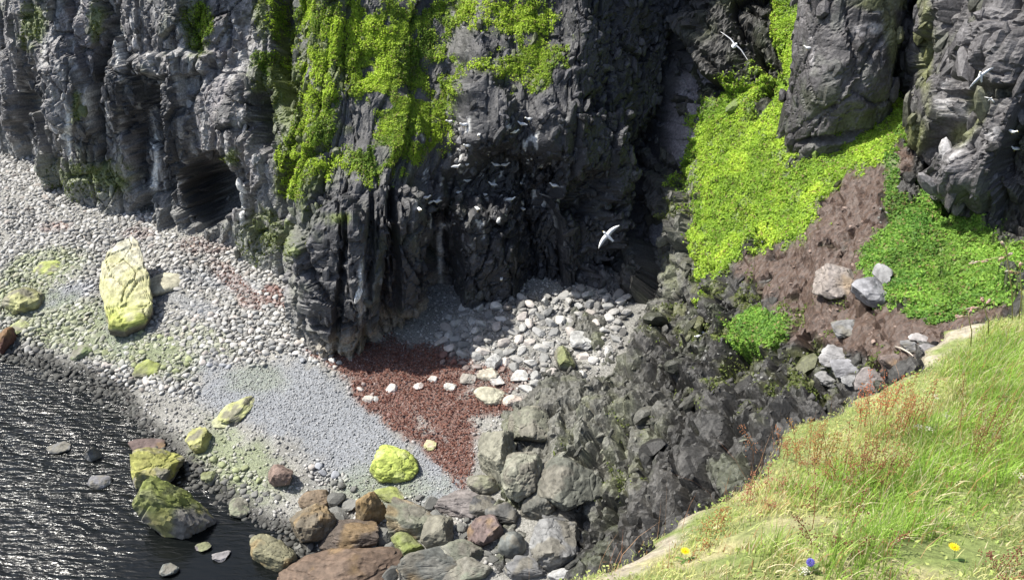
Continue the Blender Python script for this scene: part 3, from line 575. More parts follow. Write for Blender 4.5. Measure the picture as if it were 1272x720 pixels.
# --- the stones and boulders one can tell apart: photo x, y, width, height (px), height share, turn, colour, wear, label
CREAM, YG, LIME, GREYS, BROWN, DARK, MAUVE, OCH, GG = (.38,.365,.28), (.29,.29,.14), (.34,.40,.09), (.32,.32,.31), (.20,.125,.075), (.085,.085,.085), (.2,.17,.17), (.27,.19,.08), (.17,.175,.125)
BO = [
 (202,350,48,30,.45,20,CREAM,.35,'smooth flat cream boulder just right of the big leaning slab',.95),
 (28,374,48,38,.8,0,YG,.6,'yellow-green lumpy boulder at the left edge of the beach',.6),
 (294,507,36,38,.4,30,(.36,.37,.16),.8,'flat lichen-yellow rock alone on the grey shingle',.6),
 (278,522,30,14,.3,10,(.36,.37,.22),.8,'small pale green rock below the lichen-yellow rock on the shingle',.4),
 (248,546,40,32,.75,10,(.30,.30,.12),.8,'yellow-topped boulder with dark underside between shingle and water',.6),
 (190,588,66,66,.85,70,(.27,.27,.08),.9,'tall yellow-green angular boulder at the water edge',.5),
 (215,640,104,80,1.25,8,(.15,.17,.05),.7,'broad mossy boulder with grey wet foot standing in the sea',.5),
 (180,552,54,22,.6,5,(.13,.095,.085),.7,'low reddish brown rock behind the tall yellow-green boulder',.5),
 (348,592,36,40,.8,60,(.165,.12,.10),.8,'reddish brown upright rock on the speckled green pebbles',.5),
 (297,630,30,26,.5,0,(.19,.20,.14),.8,'small grey-green angular rock beside the dark rock pool',.6),
 (262,590,24,22,.6,40,(.18,.18,.17),.7,'small grey rock just right of the mossy boulders',.6),
 (123,598,30,18,.6,0,(.17,.17,.18),.5,'grey rounded rock poking from the rippled sea, the lowest one',.7),
 (115,565,22,24,1.,0,(.16,.16,.16),.9,'small grey pointed rock poking from the rippled sea',.6),
 (72,555,34,16,.5,10,(.15,.15,.15),.6,'low grey rock awash in the sea, leftmost of the sea rocks',.6),
 (210,705,26,20,.5,10,(.13,.14,.13),.7,'greenish rock barely breaking the still dark water',.6),
 (252,678,22,14,.5,10,(.17,.15,.16),.7,'pinkish grey rock at the water beside the mossy boulder foot',.6),
 (274,690,24,14,.5,-10,(.2,.19,.19),.7,'pale wet rock furthest out in the dark pool',.6),
 (100,436,28,20,.6,10,(.12,.15,.07),.7,'dark green rock at the upper water line',.6),
 (8,424,24,34,.8,0,(.10,.05,.04),.6,'dark red-brown rock at the left edge by the water line',.6),
 (180,455,46,24,.5,10,(.25,.28,.09),.7,'mossy green cobble cluster rock below the leaning slab',.5),
 (60,330,34,18,.5,0,(.30,.34,.11),.7,'green topped rock on the upper left cobbles',.6),
 (22,405,30,18,.5,0,(.25,.27,.13),.6,'olive rock under the lumpy left-edge boulder',.6),
 (340,688,80,44,.8,35,(.17,.16,.10),.5,'lower greenish brown long rock pointing into the pool',.6),
 (384,648,78,58,.8,38,(.13,.11,.08),.7,'long brown rounded boulder tinged ochre above the pool',.6),
 (392,618,40,34,.7,20,(.19,.145,.10),.5,'ochre-brown rock at the head of the long brown boulder',.6),
 (418,712,170,66,.55,-3,(.12,.085,.062),.5,'largest red-brown boulder at the bottom edge of the beach',.5),
 (438,663,84,48,.6,8,(.10,.08,.065),.7,'dark brown flat boulder above the largest red-brown one',.5),
 (459,632,44,50,.95,0,(.20,.15,.085),.9,'squarish ochre boulder standing on the boulder bank',.8),
 (510,640,66,54,.7,20,(.17,.175,.13),.8,'grey-green angular boulder right of the squarish ochre one',.5),
 (507,674,46,32,.6,0,(.18,.22,.07),.6,'small moss-topped boulder under the grey-green angular one',.6),
 (547,662,50,48,.7,60,(.20,.19,.15),.9,'grey boulder with faint ochre bands in the boulder bank',.5),
 (572,621,72,40,.55,5,(.20,.18,.17),.7,'mauve-grey flat boulder at the tip of the red weed',.6),
 (604,656,48,52,.8,60,(.16,.12,.11),.9,'reddish brown boulder in the middle of the bank',.5),
 (596,626,44,28,.6,0,DARK,.8,'dark flat boulder beside the mauve-grey one',.6),
 (540,700,96,50,.6,-12,(.12,.125,.115),.8,'dark grey slab boulder right of the largest red-brown one',.5),
 (576,688,64,34,.6,20,(.15,.155,.12),.8,'grey-green slab in the lower middle of the bank',.5),
 (637,676,38,36,.8,0,(.16,.17,.16),.3,'round dark grey boulder next to the pale jagged one',.8),
 (585,706,74,36,.6,-8,(.17,.18,.14),.8,'pale green-grey slab at the bottom of the bank',.5),
 (622,636,44,26,.6,0,(.11,.11,.105),.8,'dark chunk wedged under the rock apron',.6),
 (682,668,96,82,.7,35,(.23,.23,.225),1.,'big pale grey jagged boulder against the dark rock apron',.5),
 (695,636,52,24,.5,0,(.13,.13,.13),.9,'thin dark slab lying on top of the jagged boulder',.7),
 (652,706,66,34,.6,15,(.15,.15,.15),.8,'grey boulder below the pale jagged one',.5),
 (697,714,40,20,.6,0,(.42,.42,.41),.8,'nearly white small rock at the bottom by the grass',.6),
 (618,560,56,70,.7,75,(.17,.165,.13),.7,'tall pale rounded boulder at the left foot of the apron',.6),
 (657,527,70,52,.7,10,(.15,.15,.115),.7,'pale rounded boulder beside the dark hollow',.6),
 (600,600,46,32,.7,0,(.20,.20,.14),.5,'small rounded green-grey boulder below the tall pale one',.6),
 (652,585,62,74,.8,70,(.19,.19,.15),.5,'large rounded grey-green boulder in the apron edge',.6),
 (712,596,96,84,.55,70,(.105,.108,.09),.8,'massive rounded grey boulder where the apron meets the bank',.6),
 (672,620,50,70,.6,65,(.12,.12,.105),.8,'narrow upright grey boulder below the massive rounded one',.5),
 (491,575,64,50,.7,15,LIME,.5,'bright lime-yellow boulder on the grey shingle',.6),
 (486,612,50,24,.4,10,(.30,.33,.12),.7,'low moss-yellow rock in front of the lime boulder',.5),
 (607,489,42,24,.5,8,CREAM,.9,'largest cream block at the edge of the red weed',.8),
 (636,497,26,17,.6,20,(.42,.36,.31),.8,'pinkish cream block right of the largest cream block',.6),
 (607,463,30,20,.6,0,(.36,.33,.27),.7,'tan block above the largest cream block',.6),
 (580,468,24,18,.6,0,(.27,.25,.22),.6,'grey-tan rounded block left of the tan block',.6),
 (486,482,16,13,.7,0,(.50,.45,.42),.6,'small whitish stone leftmost in the line across the red weed',.6),
 (520,479,15,13,.7,0,(.48,.42,.39),.6,'small pinkish white stone second in the line across the weed',.6),
 (537,470,14,11,.7,0,(.50,.47,.43),.6,'small pale stone third in the line across the weed',.6),
 (560,480,18,12,.6,0,(.48,.46,.42),.6,'flat pale stone fourth in the line across the weed',.6),
 (458,495,17,11,.6,0,(.42,.38,.34),.6,'pale stone at the left border of red weed and shingle',.6),
 (534,552,18,14,.6,0,(.40,.33,.24),.5,'small tan stone just right of the lime-yellow boulder',.6),
 (618,472,22,15,.6,10,(.40,.38,.36),.8,'light grey block beside the tan block',.6),
 (647,467,26,16,.6,0,(.42,.41,.39),.8,'light grey flat block on the rubble fan',.6),
 (612,448,26,20,.7,0,(.42,.42,.41),.9,'pale wedge shaped block high on the rubble fan',.6),
 (700,445,34,40,.7,50,(.16,.165,.14),.7,'mossy dark boulder at the right of the rubble fan',.6),
 (722,420,40,26,.6,-10,(.34,.34,.33),.8,'light boulder at the top right of the rubble fan',.6),
 (414,418,24,24,.8,0,(.33,.28,.22),.5,'tan rounded rock at the left foot of the buttress',.7),
 (384,420,26,16,.6,0,(.46,.42,.37),.5,'cream rounded stone at the cliff foot left of the buttress',.6),
 (1040,345,60,52,.8,-40,(.25,.22,.20),1.,'pale angular boulder with dark side on the brown soil',.6),
 (1080,358,52,40,.7,-15,(.2,.2,.21),1.,'grey angular boulder right of the pale one on the soil',.6),
 (1096,340,22,26,.7,0,(.2,.2,.2),.9,'small grey rock perched at the grass edge above the grey boulder',.6),
 (1047,437,66,32,.5,0,(.27,.265,.265),.9,'flat whitish boulder among the slope rocks',.6),
 (1052,454,60,26,.6,0,(.20,.20,.21),.8,'dark grey boulder under the flat whitish one',.6),
 (1027,470,28,22,.6,0,(.22,.22,.22),.9,'small pale block left below the flat whitish boulder',.6),
 (1056,472,26,18,.6,0,(.26,.26,.26),.8,'small grey block right below the flat whitish boulder',.6),
 (1049,404,46,28,.6,0,(.19,.19,.19),.8,'mid grey rock half buried above the flat whitish boulder',.6),
 (1080,470,46,30,.7,-20,(.2,.18,.175),.5,'mauve-grey rounded rock touching the foreground grass edge',.6),
 (1110,447,34,24,.6,0,(.15,.12,.11),.7,'brown rock in the hollow beside the foreground edge',.6),
 (1143,419,28,12,.5,0,(.33,.31,.30),.8,'small pale flat rock in the brown soil near the edge',.6),
 (1130,428,30,18,.6,0,(.17,.17,.17),.8,'dark grey rock left of the small pale flat rock',.6),
 (1155,432,26,18,.6,0,(.2,.19,.19),.7,'grey rock right of the small pale flat rock',.6),
]
for k, (bx, by, bw, bh, hs, tn, colr, sharp, lab, lo) in enumerate(BO):
    trees = (T_SLOPE, T_BEACH)
    h = hit(bx, by+bh*.2, trees)
    if h is None: print('MISS', lab); continue
    if h[0][2] < 0: h = (at_z(bx, by+bh*.15, 0.), h[1], h[2])
    p, nrm, dep = h; sc_ = np.linalg.norm((p-CAM)); zdep = (p-CAM)@np.array([0, CP, -SP]); mpp = zdep/FOC
    elev = math.asin(abs((p-CAM)[2])/sc_)
    Wm = bw*mpp/2; tot = bh*mpp
    # footprint depth and height that together span the photographed height
    Hm = tot*hs/(2*math.cos(elev))*1.0; Dm_ = tot*(1-hs*.55)/(2*math.sin(elev))*1.25
    Hm = min(Hm, 1.2*Wm+.3*tot); Dm_ = max(Dm_, .45*Wm)
    v, f = rock_shape(500+k*13, 5 if bw > 55 else 4, 16, (.55 if sharp < .56 else .85+.15*sharp), .055, (1, 1, 1), lo=max(.42, min(lo-.1, .75)))
    v = v/np.abs(v).max(0); t = math.radians(tn if abs(tn) < 45 else 0)
    if 45 <= abs(tn): v = v@np.array([[1, 0, 0], [0, 1, 0], [.15, -.25, 1]])
    v = v*np.array([Wm, Dm_, Hm]); vx = v[:, 0].copy()
    v[:, 0], v[:, 1] = vx*math.cos(t)+v[:, 1]*math.sin(t), -vx*math.sin(t)*.8+v[:, 1]*math.cos(t)
    if by > 610 and bx > 420: colr = tuple(.8*q for q in colr)
    c = np.tile(np.array(colr), (len(v), 1)); nn = fbm(v*(1.2/max(Wm, .2))+k*5, 4, k+300)
    c = c*(1+.25*nn)[:, None]
    if colr[1] >= colr[0]*.98 and colr[2] < .2 and 'lime-yellow' not in lab: c = mixc(c, (.15, .14, .115), .85*sstep(-.12, .25, fbm(v*(1.8/max(Wm, .2))+k*3, 4, k+350)))
    if 'lime-yellow' in lab: c = mixc(c, (.42, .45, .20), .7*sstep(-.1, .4, nn))
    if colr[1] > colr[0]*1.0:                                          # mossed rocks turn darker low down
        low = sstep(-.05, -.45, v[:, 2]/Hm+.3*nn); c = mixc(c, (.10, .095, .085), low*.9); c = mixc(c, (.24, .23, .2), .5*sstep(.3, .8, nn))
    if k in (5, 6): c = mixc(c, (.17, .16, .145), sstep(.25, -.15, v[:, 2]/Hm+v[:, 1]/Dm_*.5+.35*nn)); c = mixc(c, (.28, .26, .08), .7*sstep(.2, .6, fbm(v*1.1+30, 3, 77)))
    if 'ochre' in lab or 'brown' in lab: c = mixc(c, (.22, .145, .06), .5*sstep(.2, .7, fbm(v*1.3+k, 3, k+400)))
    if 'moss' in lab: c = mixc(c, (.16, .185, .05), .6*sstep(.0, .5, v[:, 2]/Hm+.4*nn))
    center = p + np.array([0, 0, Hm*.25]) + np.array([0, .12*Dm_, 0])
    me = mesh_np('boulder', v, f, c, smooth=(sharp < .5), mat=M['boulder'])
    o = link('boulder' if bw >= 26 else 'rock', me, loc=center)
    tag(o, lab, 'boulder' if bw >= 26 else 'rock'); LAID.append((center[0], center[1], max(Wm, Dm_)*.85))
print('labels', len(BO), len({b[8] for b in BO}), [b[8] for b in BO if len(b[8].split()) > 16])

# --- the big leaning slab: an outline with thickness, tip raised
def slab():
    a = at_z(150, 408, 1.0); d = (a-CAM)@np.array([0, CP, -SP]); m = d/FOC
    out = np.array([(-6,8),(12,7),(30,-4),(34,-18),(25,-38),(12,-60),(-2,-80),(-14,-95),(-26,-103),(-32,-98),(-38,-92),(-45,-80),(-46,-66),(-41,-48),(-31,-28),(-18,-8)], float)
    # the broad face lies on a plane rising to the far tip
    n = len(out); rngs = 9; X = out[:, 0]*m; Yp = -out[:, 1]*m
    el = math.radians(34); rise = math.radians(16)
    # turn picture height into length along the tilted face
    Ln = Yp/math.sin(el+rise)
    V = []; rings = [(1.0, 0), (.97, .16), (.985, .0), (.93, .14), (.7, .2), (.35, .22)]
    cen = np.array([(-6)*m, Ln.mean()])
    ring = lambda s, h: [((X[i]-cen[0])*s+cen[0], ((Ln[i]-cen[1])*s+cen[1])*math.cos(rise), ((Ln[i]-cen[1])*s+cen[1])*math.sin(rise)+h) for i in range(n)]
    bmn = []
    lv = [(.9, -1.1), (1.0, -.75), (1.04, -.3), (1.02, -.06), (.97, .03), (.8, .07), (.6, .10), (.4, .12), (.2, .13)]
    for s, h in lv: bmn += ring(s, h)
    bmn.append((cen[0], cen[1]*math.cos(rise), cen[1]*math.sin(rise)+.13)); V = np.array(bmn)
    me = bpy.data.meshes.new('slab'); F = []
    for k in range(len(lv)-1):
        for i in range(n): j = (i+1) % n; F.append((k*n+i, k*n+j, (k+1)*n+j, (k+1)*n+i))
    t = len(V)-1
    for i in range(n): F.append(((len(lv)-1)*n+i, (len(lv)-1)*n+(i+1) % n, t))
    F.append(tuple(range(n))[::-1])
    bm = bmesh.new(); vs = [bm.verts.new(v) for v in V]; [bm.faces.new([vs[i] for i in q]) for q in F]
    bmesh.ops.subdivide_edges(bm, edges=bm.edges[:], cuts=4, use_grid_fill=True); bmesh.ops.triangulate(bm, faces=bm.faces[:])
    bmesh.ops.recalc_face_normals(bm, faces=bm.faces[:])
    V = np.array([v.co[:] for v in bm.verts]); Nn = np.array([v.normal[:] for v in bm.verts]); F = np.array([[v.index for v in f.verts] for f in bm.faces]) if not bm.verts.index_update() else None
    bm.free()
    f1, f21, cid, _ = worley(V*np.array([.9, .6, .9])+3, 700); V = V + Nn*(.10*fbm(V*1.0, 4, 701)+.10*(cid-.5)-.10*sstep(.08, 0, f21)+.03*fbm(V*4, 3, 702))[:, None]
    t = V[:, 1]/V[:, 1].max(); nz = fbm(V*.8, 4, 703)
    c = mixc(np.tile(np.array([.42, .41, .22]), (len(V), 1)), (.44, .43, .34), sstep(.45, .8, t+.2*nz)); c = mixc(c, (.34, .37, .10), sstep(.32, .0, t+.2*nz))
    c = mixc(c, (.44, .41, .28), .6*sstep(.1, .5, fbm(V*1.6+9, 3, 704)))
    side = sstep(-.02, -.35, V[:, 2]-V[:, 1]*math.tan(rise)+.2*nz); c = mixc(c, (.12, .11, .09), side)  # shade painted on the sides below the top face
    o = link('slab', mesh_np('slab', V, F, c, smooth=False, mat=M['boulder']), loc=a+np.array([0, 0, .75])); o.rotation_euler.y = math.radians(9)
    tag(o, 'huge long yellow-cream slab leaning on the cobbles at upper left', 'boulder'); LAID.extend([(a[0]-.8, a[1]+1.2, 1.3), (a[0]-1.3, a[1]+3.2, 1.3), (a[0]-1.6, a[1]+5., 1.)])
slab()

# --- 260 single cobbles and blocks, sharing a few meshes, then the uncounted rest as one mesh
GM = lambda px, py, nz: np.clip(grey_m(px, py, nz)+.6*blobs([(590,490,60,34)], px, py, .4, nz), 0, 1)
def pack(n, lo, hi, blist, tries, boul=.9):
    out = []
    P, px, py = cand(tries); nz = .3*fbm(P*.5, 3, 77); m = blobs(blist, px, py, .3, nz)*(1-.8*GM(px, py, nz)) > rng.uniform(.3, 1, len(P)); P, px, py = P[m], px[m], py[m]
    sz = np.sort(lo+(hi-lo)*rng.uniform(0, 1, len(P))**3.)[::-1]
    cell = {}
    for q in LAID: cell.setdefault((int(q[0]//1.), int(q[1]//1.)), []).append(q)
    big = [q for q in LAID if q[2] > .8]
    for k in range(len(P)):
        x, y, r = P[k, 0], P[k, 1], sz[k]; ci, cj = int(x//1.), int(y//1.); ok = True
        for q in big:
            if (q[0]-x)**2+(q[1]-y)**2 < (boul*(r*.5+q[2]))**2: ok = False; break
        if ok:
            for a in (-1, 0, 1):
                for b in (-1, 0, 1):
                    for q in cell.get((ci+a, cj+b), ()):
                        if (q[0]-x)**2+(q[1]-y)**2 < (.70*(r+q[2]))**2: ok = False; break
                    if not ok: break
                if not ok: break
        if ok:
            q = (x, y, r); LAID.append(q); cell.setdefault((ci, cj), []).append(q); out.append((P[k], px[k], py[k], r))
            if len(out) >= n: break
    return out
cob_shapes = []
for s in range(10):
    v, f = rock_shape(900+s, 3, 12, .85, .03, (1.1, .85, .62), lo=.5); cob_shapes.append((v, f))
blk_shapes = []
for s in range(10):
    v, f = rock_shape(950+s, 3, 12, 1., .04, (1.1, .85, .7), lo=.45); blk_shapes.append((v, f))
def single(kind, shapes, P, r, c, lab, grp, smooth, cache={}):
    k = rng.integers(0, len(shapes)); ck = (kind, k, tuple(np.round(c, 2)))
    if ck not in cache:
        v, f = shapes[k]; cache[ck] = mesh_np(kind, v, f, np.tile(c, (len(v), 1)), smooth=smooth, mat=M['stone_v'])
    o = link(kind, cache[ck], loc=P+np.array([0, 0, r*.15])); o.scale = (r, r, r); o.rotation_euler = (rng.normal(0, .2), rng.normal(0, .2), rng.uniform(0, 6.28))
    tag(o, 'stone', 'stone', grp); NAMED.append((o, lab[0], lab[1], lab[2], lab[3]))
M['stone_v'] = attr_mat('single_stone', .8, .3, .22, 2., .5, .04, 6., rand=True, contrast=(.3, .7))
LM = [(145,360,'the big leaning slab'),(202,350,'the smooth flat cream boulder'),(294,507,'the lichen-yellow rock'),(248,546,'the yellow-topped boulder'),(28,374,'the lumpy left-edge boulder'),(491,575,'the lime-yellow boulder'),(348,592,'the reddish upright rock'),(256,275,'the cave in the cliff'),(100,258,'the mossy foot of the left wall'),
      (384,420,'the cream stone by the buttress'),(320,320,'the ferny pillar'),(180,455,'the mossy cobble cluster'),(607,489,'the largest cream block'),(700,445,'the mossy dark boulder'),(722,420,'the top right light boulder'),(612,448,'the pale wedge block'),(560,395,'the foot of the dark cove wall'),(8,424,'the dark red-brown edge rock'),(60,330,'the small green topped rock')]
DIRS = ['right of', 'up and right of', 'straight above', 'up and left of', 'left of', 'down and left of', 'straight below', 'down and right of']
ORD = ['nearest', 'second', 'third', 'fourth', 'fifth', 'sixth', 'seventh', 'eighth', 'ninth', 'tenth', 'eleventh', 'twelfth', 'thirteenth', 'fourteenth', 'fifteenth', 'sixteenth', 'seventeenth', 'eighteenth', 'nineteenth', 'twentieth', 'twenty-first', 'twenty-second', 'twenty-third', 'twenty-fourth', 'twenty-fifth', 'twenty-sixth', 'twenty-seventh', 'twenty-eighth', 'twenty-ninth', 'thirtieth']
NAMED = []
def name_stones():
    bins = {}
    for o, tone, kind, x, y in NAMED:
        k = min(range(len(LM)), key=lambda i: math.hypot(LM[i][0]-x, LM[i][1]-y)); dx, dy = x-LM[k][0], LM[k][1]-y
        d = int(round(math.atan2(dy, dx)/(math.pi/4))) % 8; bins.setdefault((k, d, tone, kind), []).append((math.hypot(dx, dy), o))
    for (k, d, tone, kind), L in bins.items():
        L.sort(key=lambda q: q[0])
        for i, (_, o) in enumerate(L): o['label'] = '%s %s, %s one %s %s' % (tone, kind, ORD[min(i, 29)], DIRS[d], LM[k][2])
PAL = [(.42,.41,.39), (.36,.355,.34), (.29,.29,.28), (.37,.34,.315), (.24,.24,.235)]
allst = []
def zone_single(st, kind, shapes, count, smooth, labf, grp):
    st = sorted(st, key=lambda s: -s[3]*1./np.linalg.norm(s[0]-CAM)); 
    for p, x, y, r in st[:count]:
        p = p.copy(); p[2] = beach_f(p[None, :2])[0]+.03
        nzv = np.zeros(1); g = grn_m(np.array([x]), np.array([y]), nzv)[0]; b = grey_m(np.array([x]), np.array([y]), nzv)[0]
        if y > 600: c, l = (.13, .13, .12), 'dark grey'
        elif p[2] < .22: c, l = (.09, .09, .085), 'dark wet'
        elif g > .5: c, l = (.25, .275, .15), 'green tinged'
        elif b > .5: c, l = (.27, .28, .30), 'blue-grey'
        else: c, l = PAL[rng.integers(0, 5)], 'pale'
        single(kind, shapes, p, r, np.array(c), labf(l, x, y), grp, smooth)
    return st[count:]
cb = pack(30000, .05, .22, COB+[(420,560,120,50,20,.35)], 420000)
rb = pack(8000, .06, .36, RUB, 200000)
rest_c = zone_single(cb, 'cobble', cob_shapes, 175, True, lambda l, x, y: (l, 'rounded cobble', x, y), 'larger rounded cobbles on the left beach')
rest_r = zone_single(rb, 'rubble_block', blk_shapes, 75, False, lambda l, x, y: (l, 'broken block', x, y), 'larger broken blocks on the rubble fan')
bb = pack(400, .16, .5, [(560,660,190,70,-5)], 60000, boul=.45); rest_b = zone_single(bb, 'bank_block', blk_shapes, 50, False, lambda l, x, y: (l, 'broken block', x, y), 'smaller blocks wedged in the boulder bank')
LM += [(459,632,'the squarish ochre boulder'), (418,712,'the largest red-brown boulder'), (572,621,'the mauve-grey flat boulder'), (384,648,'the long brown boulder'), (637,676,'the round dark boulder'), (682,668,'the pale jagged boulder'), (507,674,'the moss-topped boulder'), (604,656,'the reddish bank boulder')]
name_stones(); rest_c = rest_c+rest_b
for nm, rest, kind, lab in (('cobbles', rest_c, 1, 'small rounded cobbles carpeting the upper beach'), ('rubble', rest_r, 0, 'small angular grey rubble on the fan below the cove')):
    P = np.array([r[0] for r in rest]); px = np.array([r[1] for r in rest]); py = np.array([r[2] for r in rest]); sz = np.array([r[3] for r in rest])
    P[:, 2] = beach_f(P[:, :2])+.02+sz*.15; nz = .35*fbm(P*.5, 3, 21); c = stone_col(px, py, nz, P, len(P))
    c = c*(.78 if not kind else 1.08)
    tag(link(nm, scatter_mesh(nm, P, sz, range(40, 52), 2, c, M['stone'], smooth=bool(kind), sharp=.85 if kind else 1., cuts=10)), lab, 'stones', kind='stuff')
# dark cobbles showing in the shallows
P, px, py = cand(60000, -40, -4, 20, 44); m = (P[:, 2] < .12) & (P[:, 2] > -.34) & (rng.uniform(0, 1, len(P)) < .6); P = P[m]; sz = rng.uniform(.06, .2, len(P)); P[:, 2] = np.minimum(P[:, 2]+.05, .0)+sz*rng.uniform(-.6, .35, len(P))
tag(link('shallow_stones', scatter_mesh('shallow_stones', P, sz, range(60, 70), 2, np.tile([.06, .06, .055], (len(P), 1))*rng.uniform(.6, 1.6, (len(P), 1)), M['stone'], sharp=.7)), 'dark wet stones breaking the surface along the water line', 'stones', kind='stuff')
# loose stones of the slope and the soil
def slope_bits():
    n = 26000; i = rng.integers(0, len(SLV), n); P = SLV[i].copy(); px, py, _ = project(P)
    m = (blobs([(1060,300,120,120),(1060,430,120,60),(950,420,90,70),(880,300,50,110)], px, py, .3) > rng.uniform(0, 1, n)) & (SLT[i]+SLT2[i] < .4) & (rng.uniform(0, 1, n) < .5); P = P[m]; so = SLSOIL[i][m]
    P[:, :2] += rng.uniform(-.04, .04, (len(P), 2)); sz = .025+.1*rng.uniform(0, 1, len(P))**4
    c = np.where(so[:, None] > .5, np.array([[.14, .105, .088]]), np.array([[.14, .14, .13]]))*rng.uniform(.5, 1.7, (len(P), 1))
    tag(link('scree', scatter_mesh('scree', P, sz, range(80, 90), 1, c, M['stone'], sharp=1., smooth=False)), 'loose small stones over the brown soil slope', 'scree', kind='stuff')
slope_bits()
def weed_bits():
    P, px, py = cand(300000, -46, 6); nz = .35*fbm(P*.5, 3, 21); m = red_m(px, py, nz) > rng.uniform(.2, 1, len(P)); P = P[m]; n = len(P)
    P[:, 2] = beach_h(P[:, :2])+.05; sz = rng.uniform(.03, .085, n)
    return P, sz
# ================================================================ plants
def leaves(name, P, Nn, size, colr, mat, lift=.5, per=1):
    """small four-cornered leaves, each turned at random about the ground's normal"""
    n = len(P); a = rng.normal(size=(n, 3))*.5+Nn*.9; a /= np.linalg.norm(a, axis=1)[:, None]
    r = rng.normal(size=(n, 3)); u = np.cross(a, r); u /= np.linalg.norm(u, axis=1)[:, None]; v = np.cross(a, u)
    s = size[:, None]; c = P+Nn*(size*lift)[:, None]
    k = .35*s*a
    V = np.stack([c-u*s, c-v*s*.55+k*.4, c+u*s, c+v*s*.55+k*.4], 1)
    return mesh_np(name, V.reshape(-1, 3), np.arange(4*n).reshape(n, 4), np.repeat(colr, 4, 0), smooth=False, mat=mat)
def tri_sample(V, F, wgt, n):
    a = V[F[:, 0]]; b = V[F[:, 1]]; d = V[F[:, 3]]; nr = np.cross(b-a, d-a); ar = np.linalg.norm(nr, axis=1); wf = wgt[F].mean(1)
    p = ar*wf; i = rng.choice(len(F), n, p=p/p.sum()); u, v = rng.uniform(0, 1, (2, n, 1))
    P = a[i]+(b[i]-a[i])*u+(d[i]-a[i])*v; N_ = nr[i]/np.maximum(ar[i], 1e-9)[:, None]; N_[((CAM-P)*N_).sum(1) < 0] *= -1
    return P, N_, i
def cliff_plants():
    # turf of the right slope, two separate growths
    for nm, wgt, n, ca, cb, lab in (('scurvy_grass', SLT, 120000, (.44, .62, .07), (.20, .35, .04), 'bright lime-green leafy growth on the slope left of the brown soil'),
                             ('chickweed', SLT2, 60000, (.28, .46, .07), (.10, .22, .04), 'deeper green leafy mat right of the brown soil')):
        P, Nn, i = tri_sample(SLV, SLF, wgt**2, n); Nn = Nn*.6+np.array([0, 0, .5])
        t = np.clip(.5+.5*fbm(P*.8, 4, 401)+rng.normal(0, .22, n), 0, 1)[:, None]; c = np.array(ca)*t+np.array(cb)*(1-t)
        h = .10*np.clip(fbm(P*1.6, 3, 402)+.3, 0, 1); P = P+Nn*(h*rng.uniform(0, 1, n))[:, None]
        br = fbm(P*1.1+9, 4, 410); gap = (fbm(P*2.6, 3, 411)+.35*br > -.42) | (rng.uniform(0, 1, n) < .25); c = np.where((rng.uniform(0, 1, n) < .07)[:, None], np.array([.26, .21, .09]), c); c = c*(1+.28*br)[:, None]*np.where(nm == 'chickweed', 1, np.stack([1+.15*np.clip(br, 0, 1), 1+0*br, 1+0*br], 1)); P, Nn, c = P[gap], Nn[gap], c[gap]
        tag(link(nm, leaves(nm, P, Nn, rng.uniform(.03, .085, len(P)), c, M['leaf'])), lab, 'ground cover', kind='stuff')
    P, Nn, i = tri_sample(SLV, SLF, np.clip(SLS, 0, 1)+1e-6, 16000); t = rng.uniform(0, 1, (16000, 1)); m = fbm(P*1.5, 3, 405) > -.1; P, Nn, t = P[m], Nn[m], t[m]
    tag(link('rock_herbs', leaves('rock_herbs', P, Nn*.6+np.array([0, 0, .5]), rng.uniform(.03, .08, len(P)), np.array([.18, .22, .05])*t+np.array([.09, .12, .04])*(1-t), M['leaf'])), 'sparse olive herbs scattered over the rock below the soil', 'ground cover', kind='stuff')
    n = 230000; P, Nn, i = tri_sample(MAINV, MAINF, MAINVEG**2+1e-7, n); up = Nn[:, 2] > -.2
    m = (MAINVEG[MAINF[i]].mean(1) > .15) & up & ((fbm(P*2.2, 3, 407)+.5*blobs([(490,90,75,75),(500,170,44,34),(400,60,20,70),(380,190,20,50)], *project(P)[:2], .5) > -.25) | (rng.uniform(0, 1, n) < .15)) & (fbm(P*1.3+3, 4, 99) > -.5); P, Nn = P[m], Nn[m]; n = len(P)
    t = np.clip(.45+.7*fbm(P*.6+3, 4, 403)+rng.normal(0, .2, n), 0, 1)[:, None]; c = np.array([.48, .64, .06])*t+np.array([.13, .22, .03])*(1-t); c[rng.uniform(0, 1, n) < .08] = (.24, .20, .08)
    h = .22*np.clip(fbm(P*1.4, 3, 404)+.3, 0, 1); P = P+(Nn*.6+np.array([0, 0, .4]))*(h*rng.uniform(0, 1, n))[:, None]
    tag(link('cliff_herbs', leaves('cliff_herbs', P, Nn*.7+np.array([0, 0, .4]), rng.uniform(.025, .07, n), c, M['leaf'])), 'bright green herbs spilling over the top and left side of the buttress', 'ground cover', kind='stuff')
    n = 26000; P, Nn, i = tri_sample(MAINV, MAINF, MAINMOSS**2+1e-7, n); m = (MAINMOSS[MAINF[i]].mean(1) > .2) & (fbm(P*1.8, 3, 409) > -.1); P, Nn = P[m], Nn[m]; n = len(P)
    t = rng.uniform(0, 1, (n, 1)); tag(link('wall_moss', leaves('wall_moss', P, Nn*.7, rng.uniform(.03, .09, n), np.array([.14, .17, .02])*t+np.array([.05, .08, .02])*(1-t), M['leaf'])), 'olive moss and small ferns in the cracks of the left wall', 'ground cover', kind='stuff')
    P, sz = weed_bits(); n = len(P); t = rng.uniform(0, 1, (n, 1)); Nn = np.tile([0, 0, 1.], (n, 1))
    tag(link('red_seaweed', leaves('red_seaweed', P, Nn, sz, np.array([.30, .15, .11])*t+np.array([.12, .045, .035])*(1-t), M['leaf'])), 'red-brown dried seaweed drift on the shingle below the buttress', 'seaweed', kind='stuff')
cliff_plants()

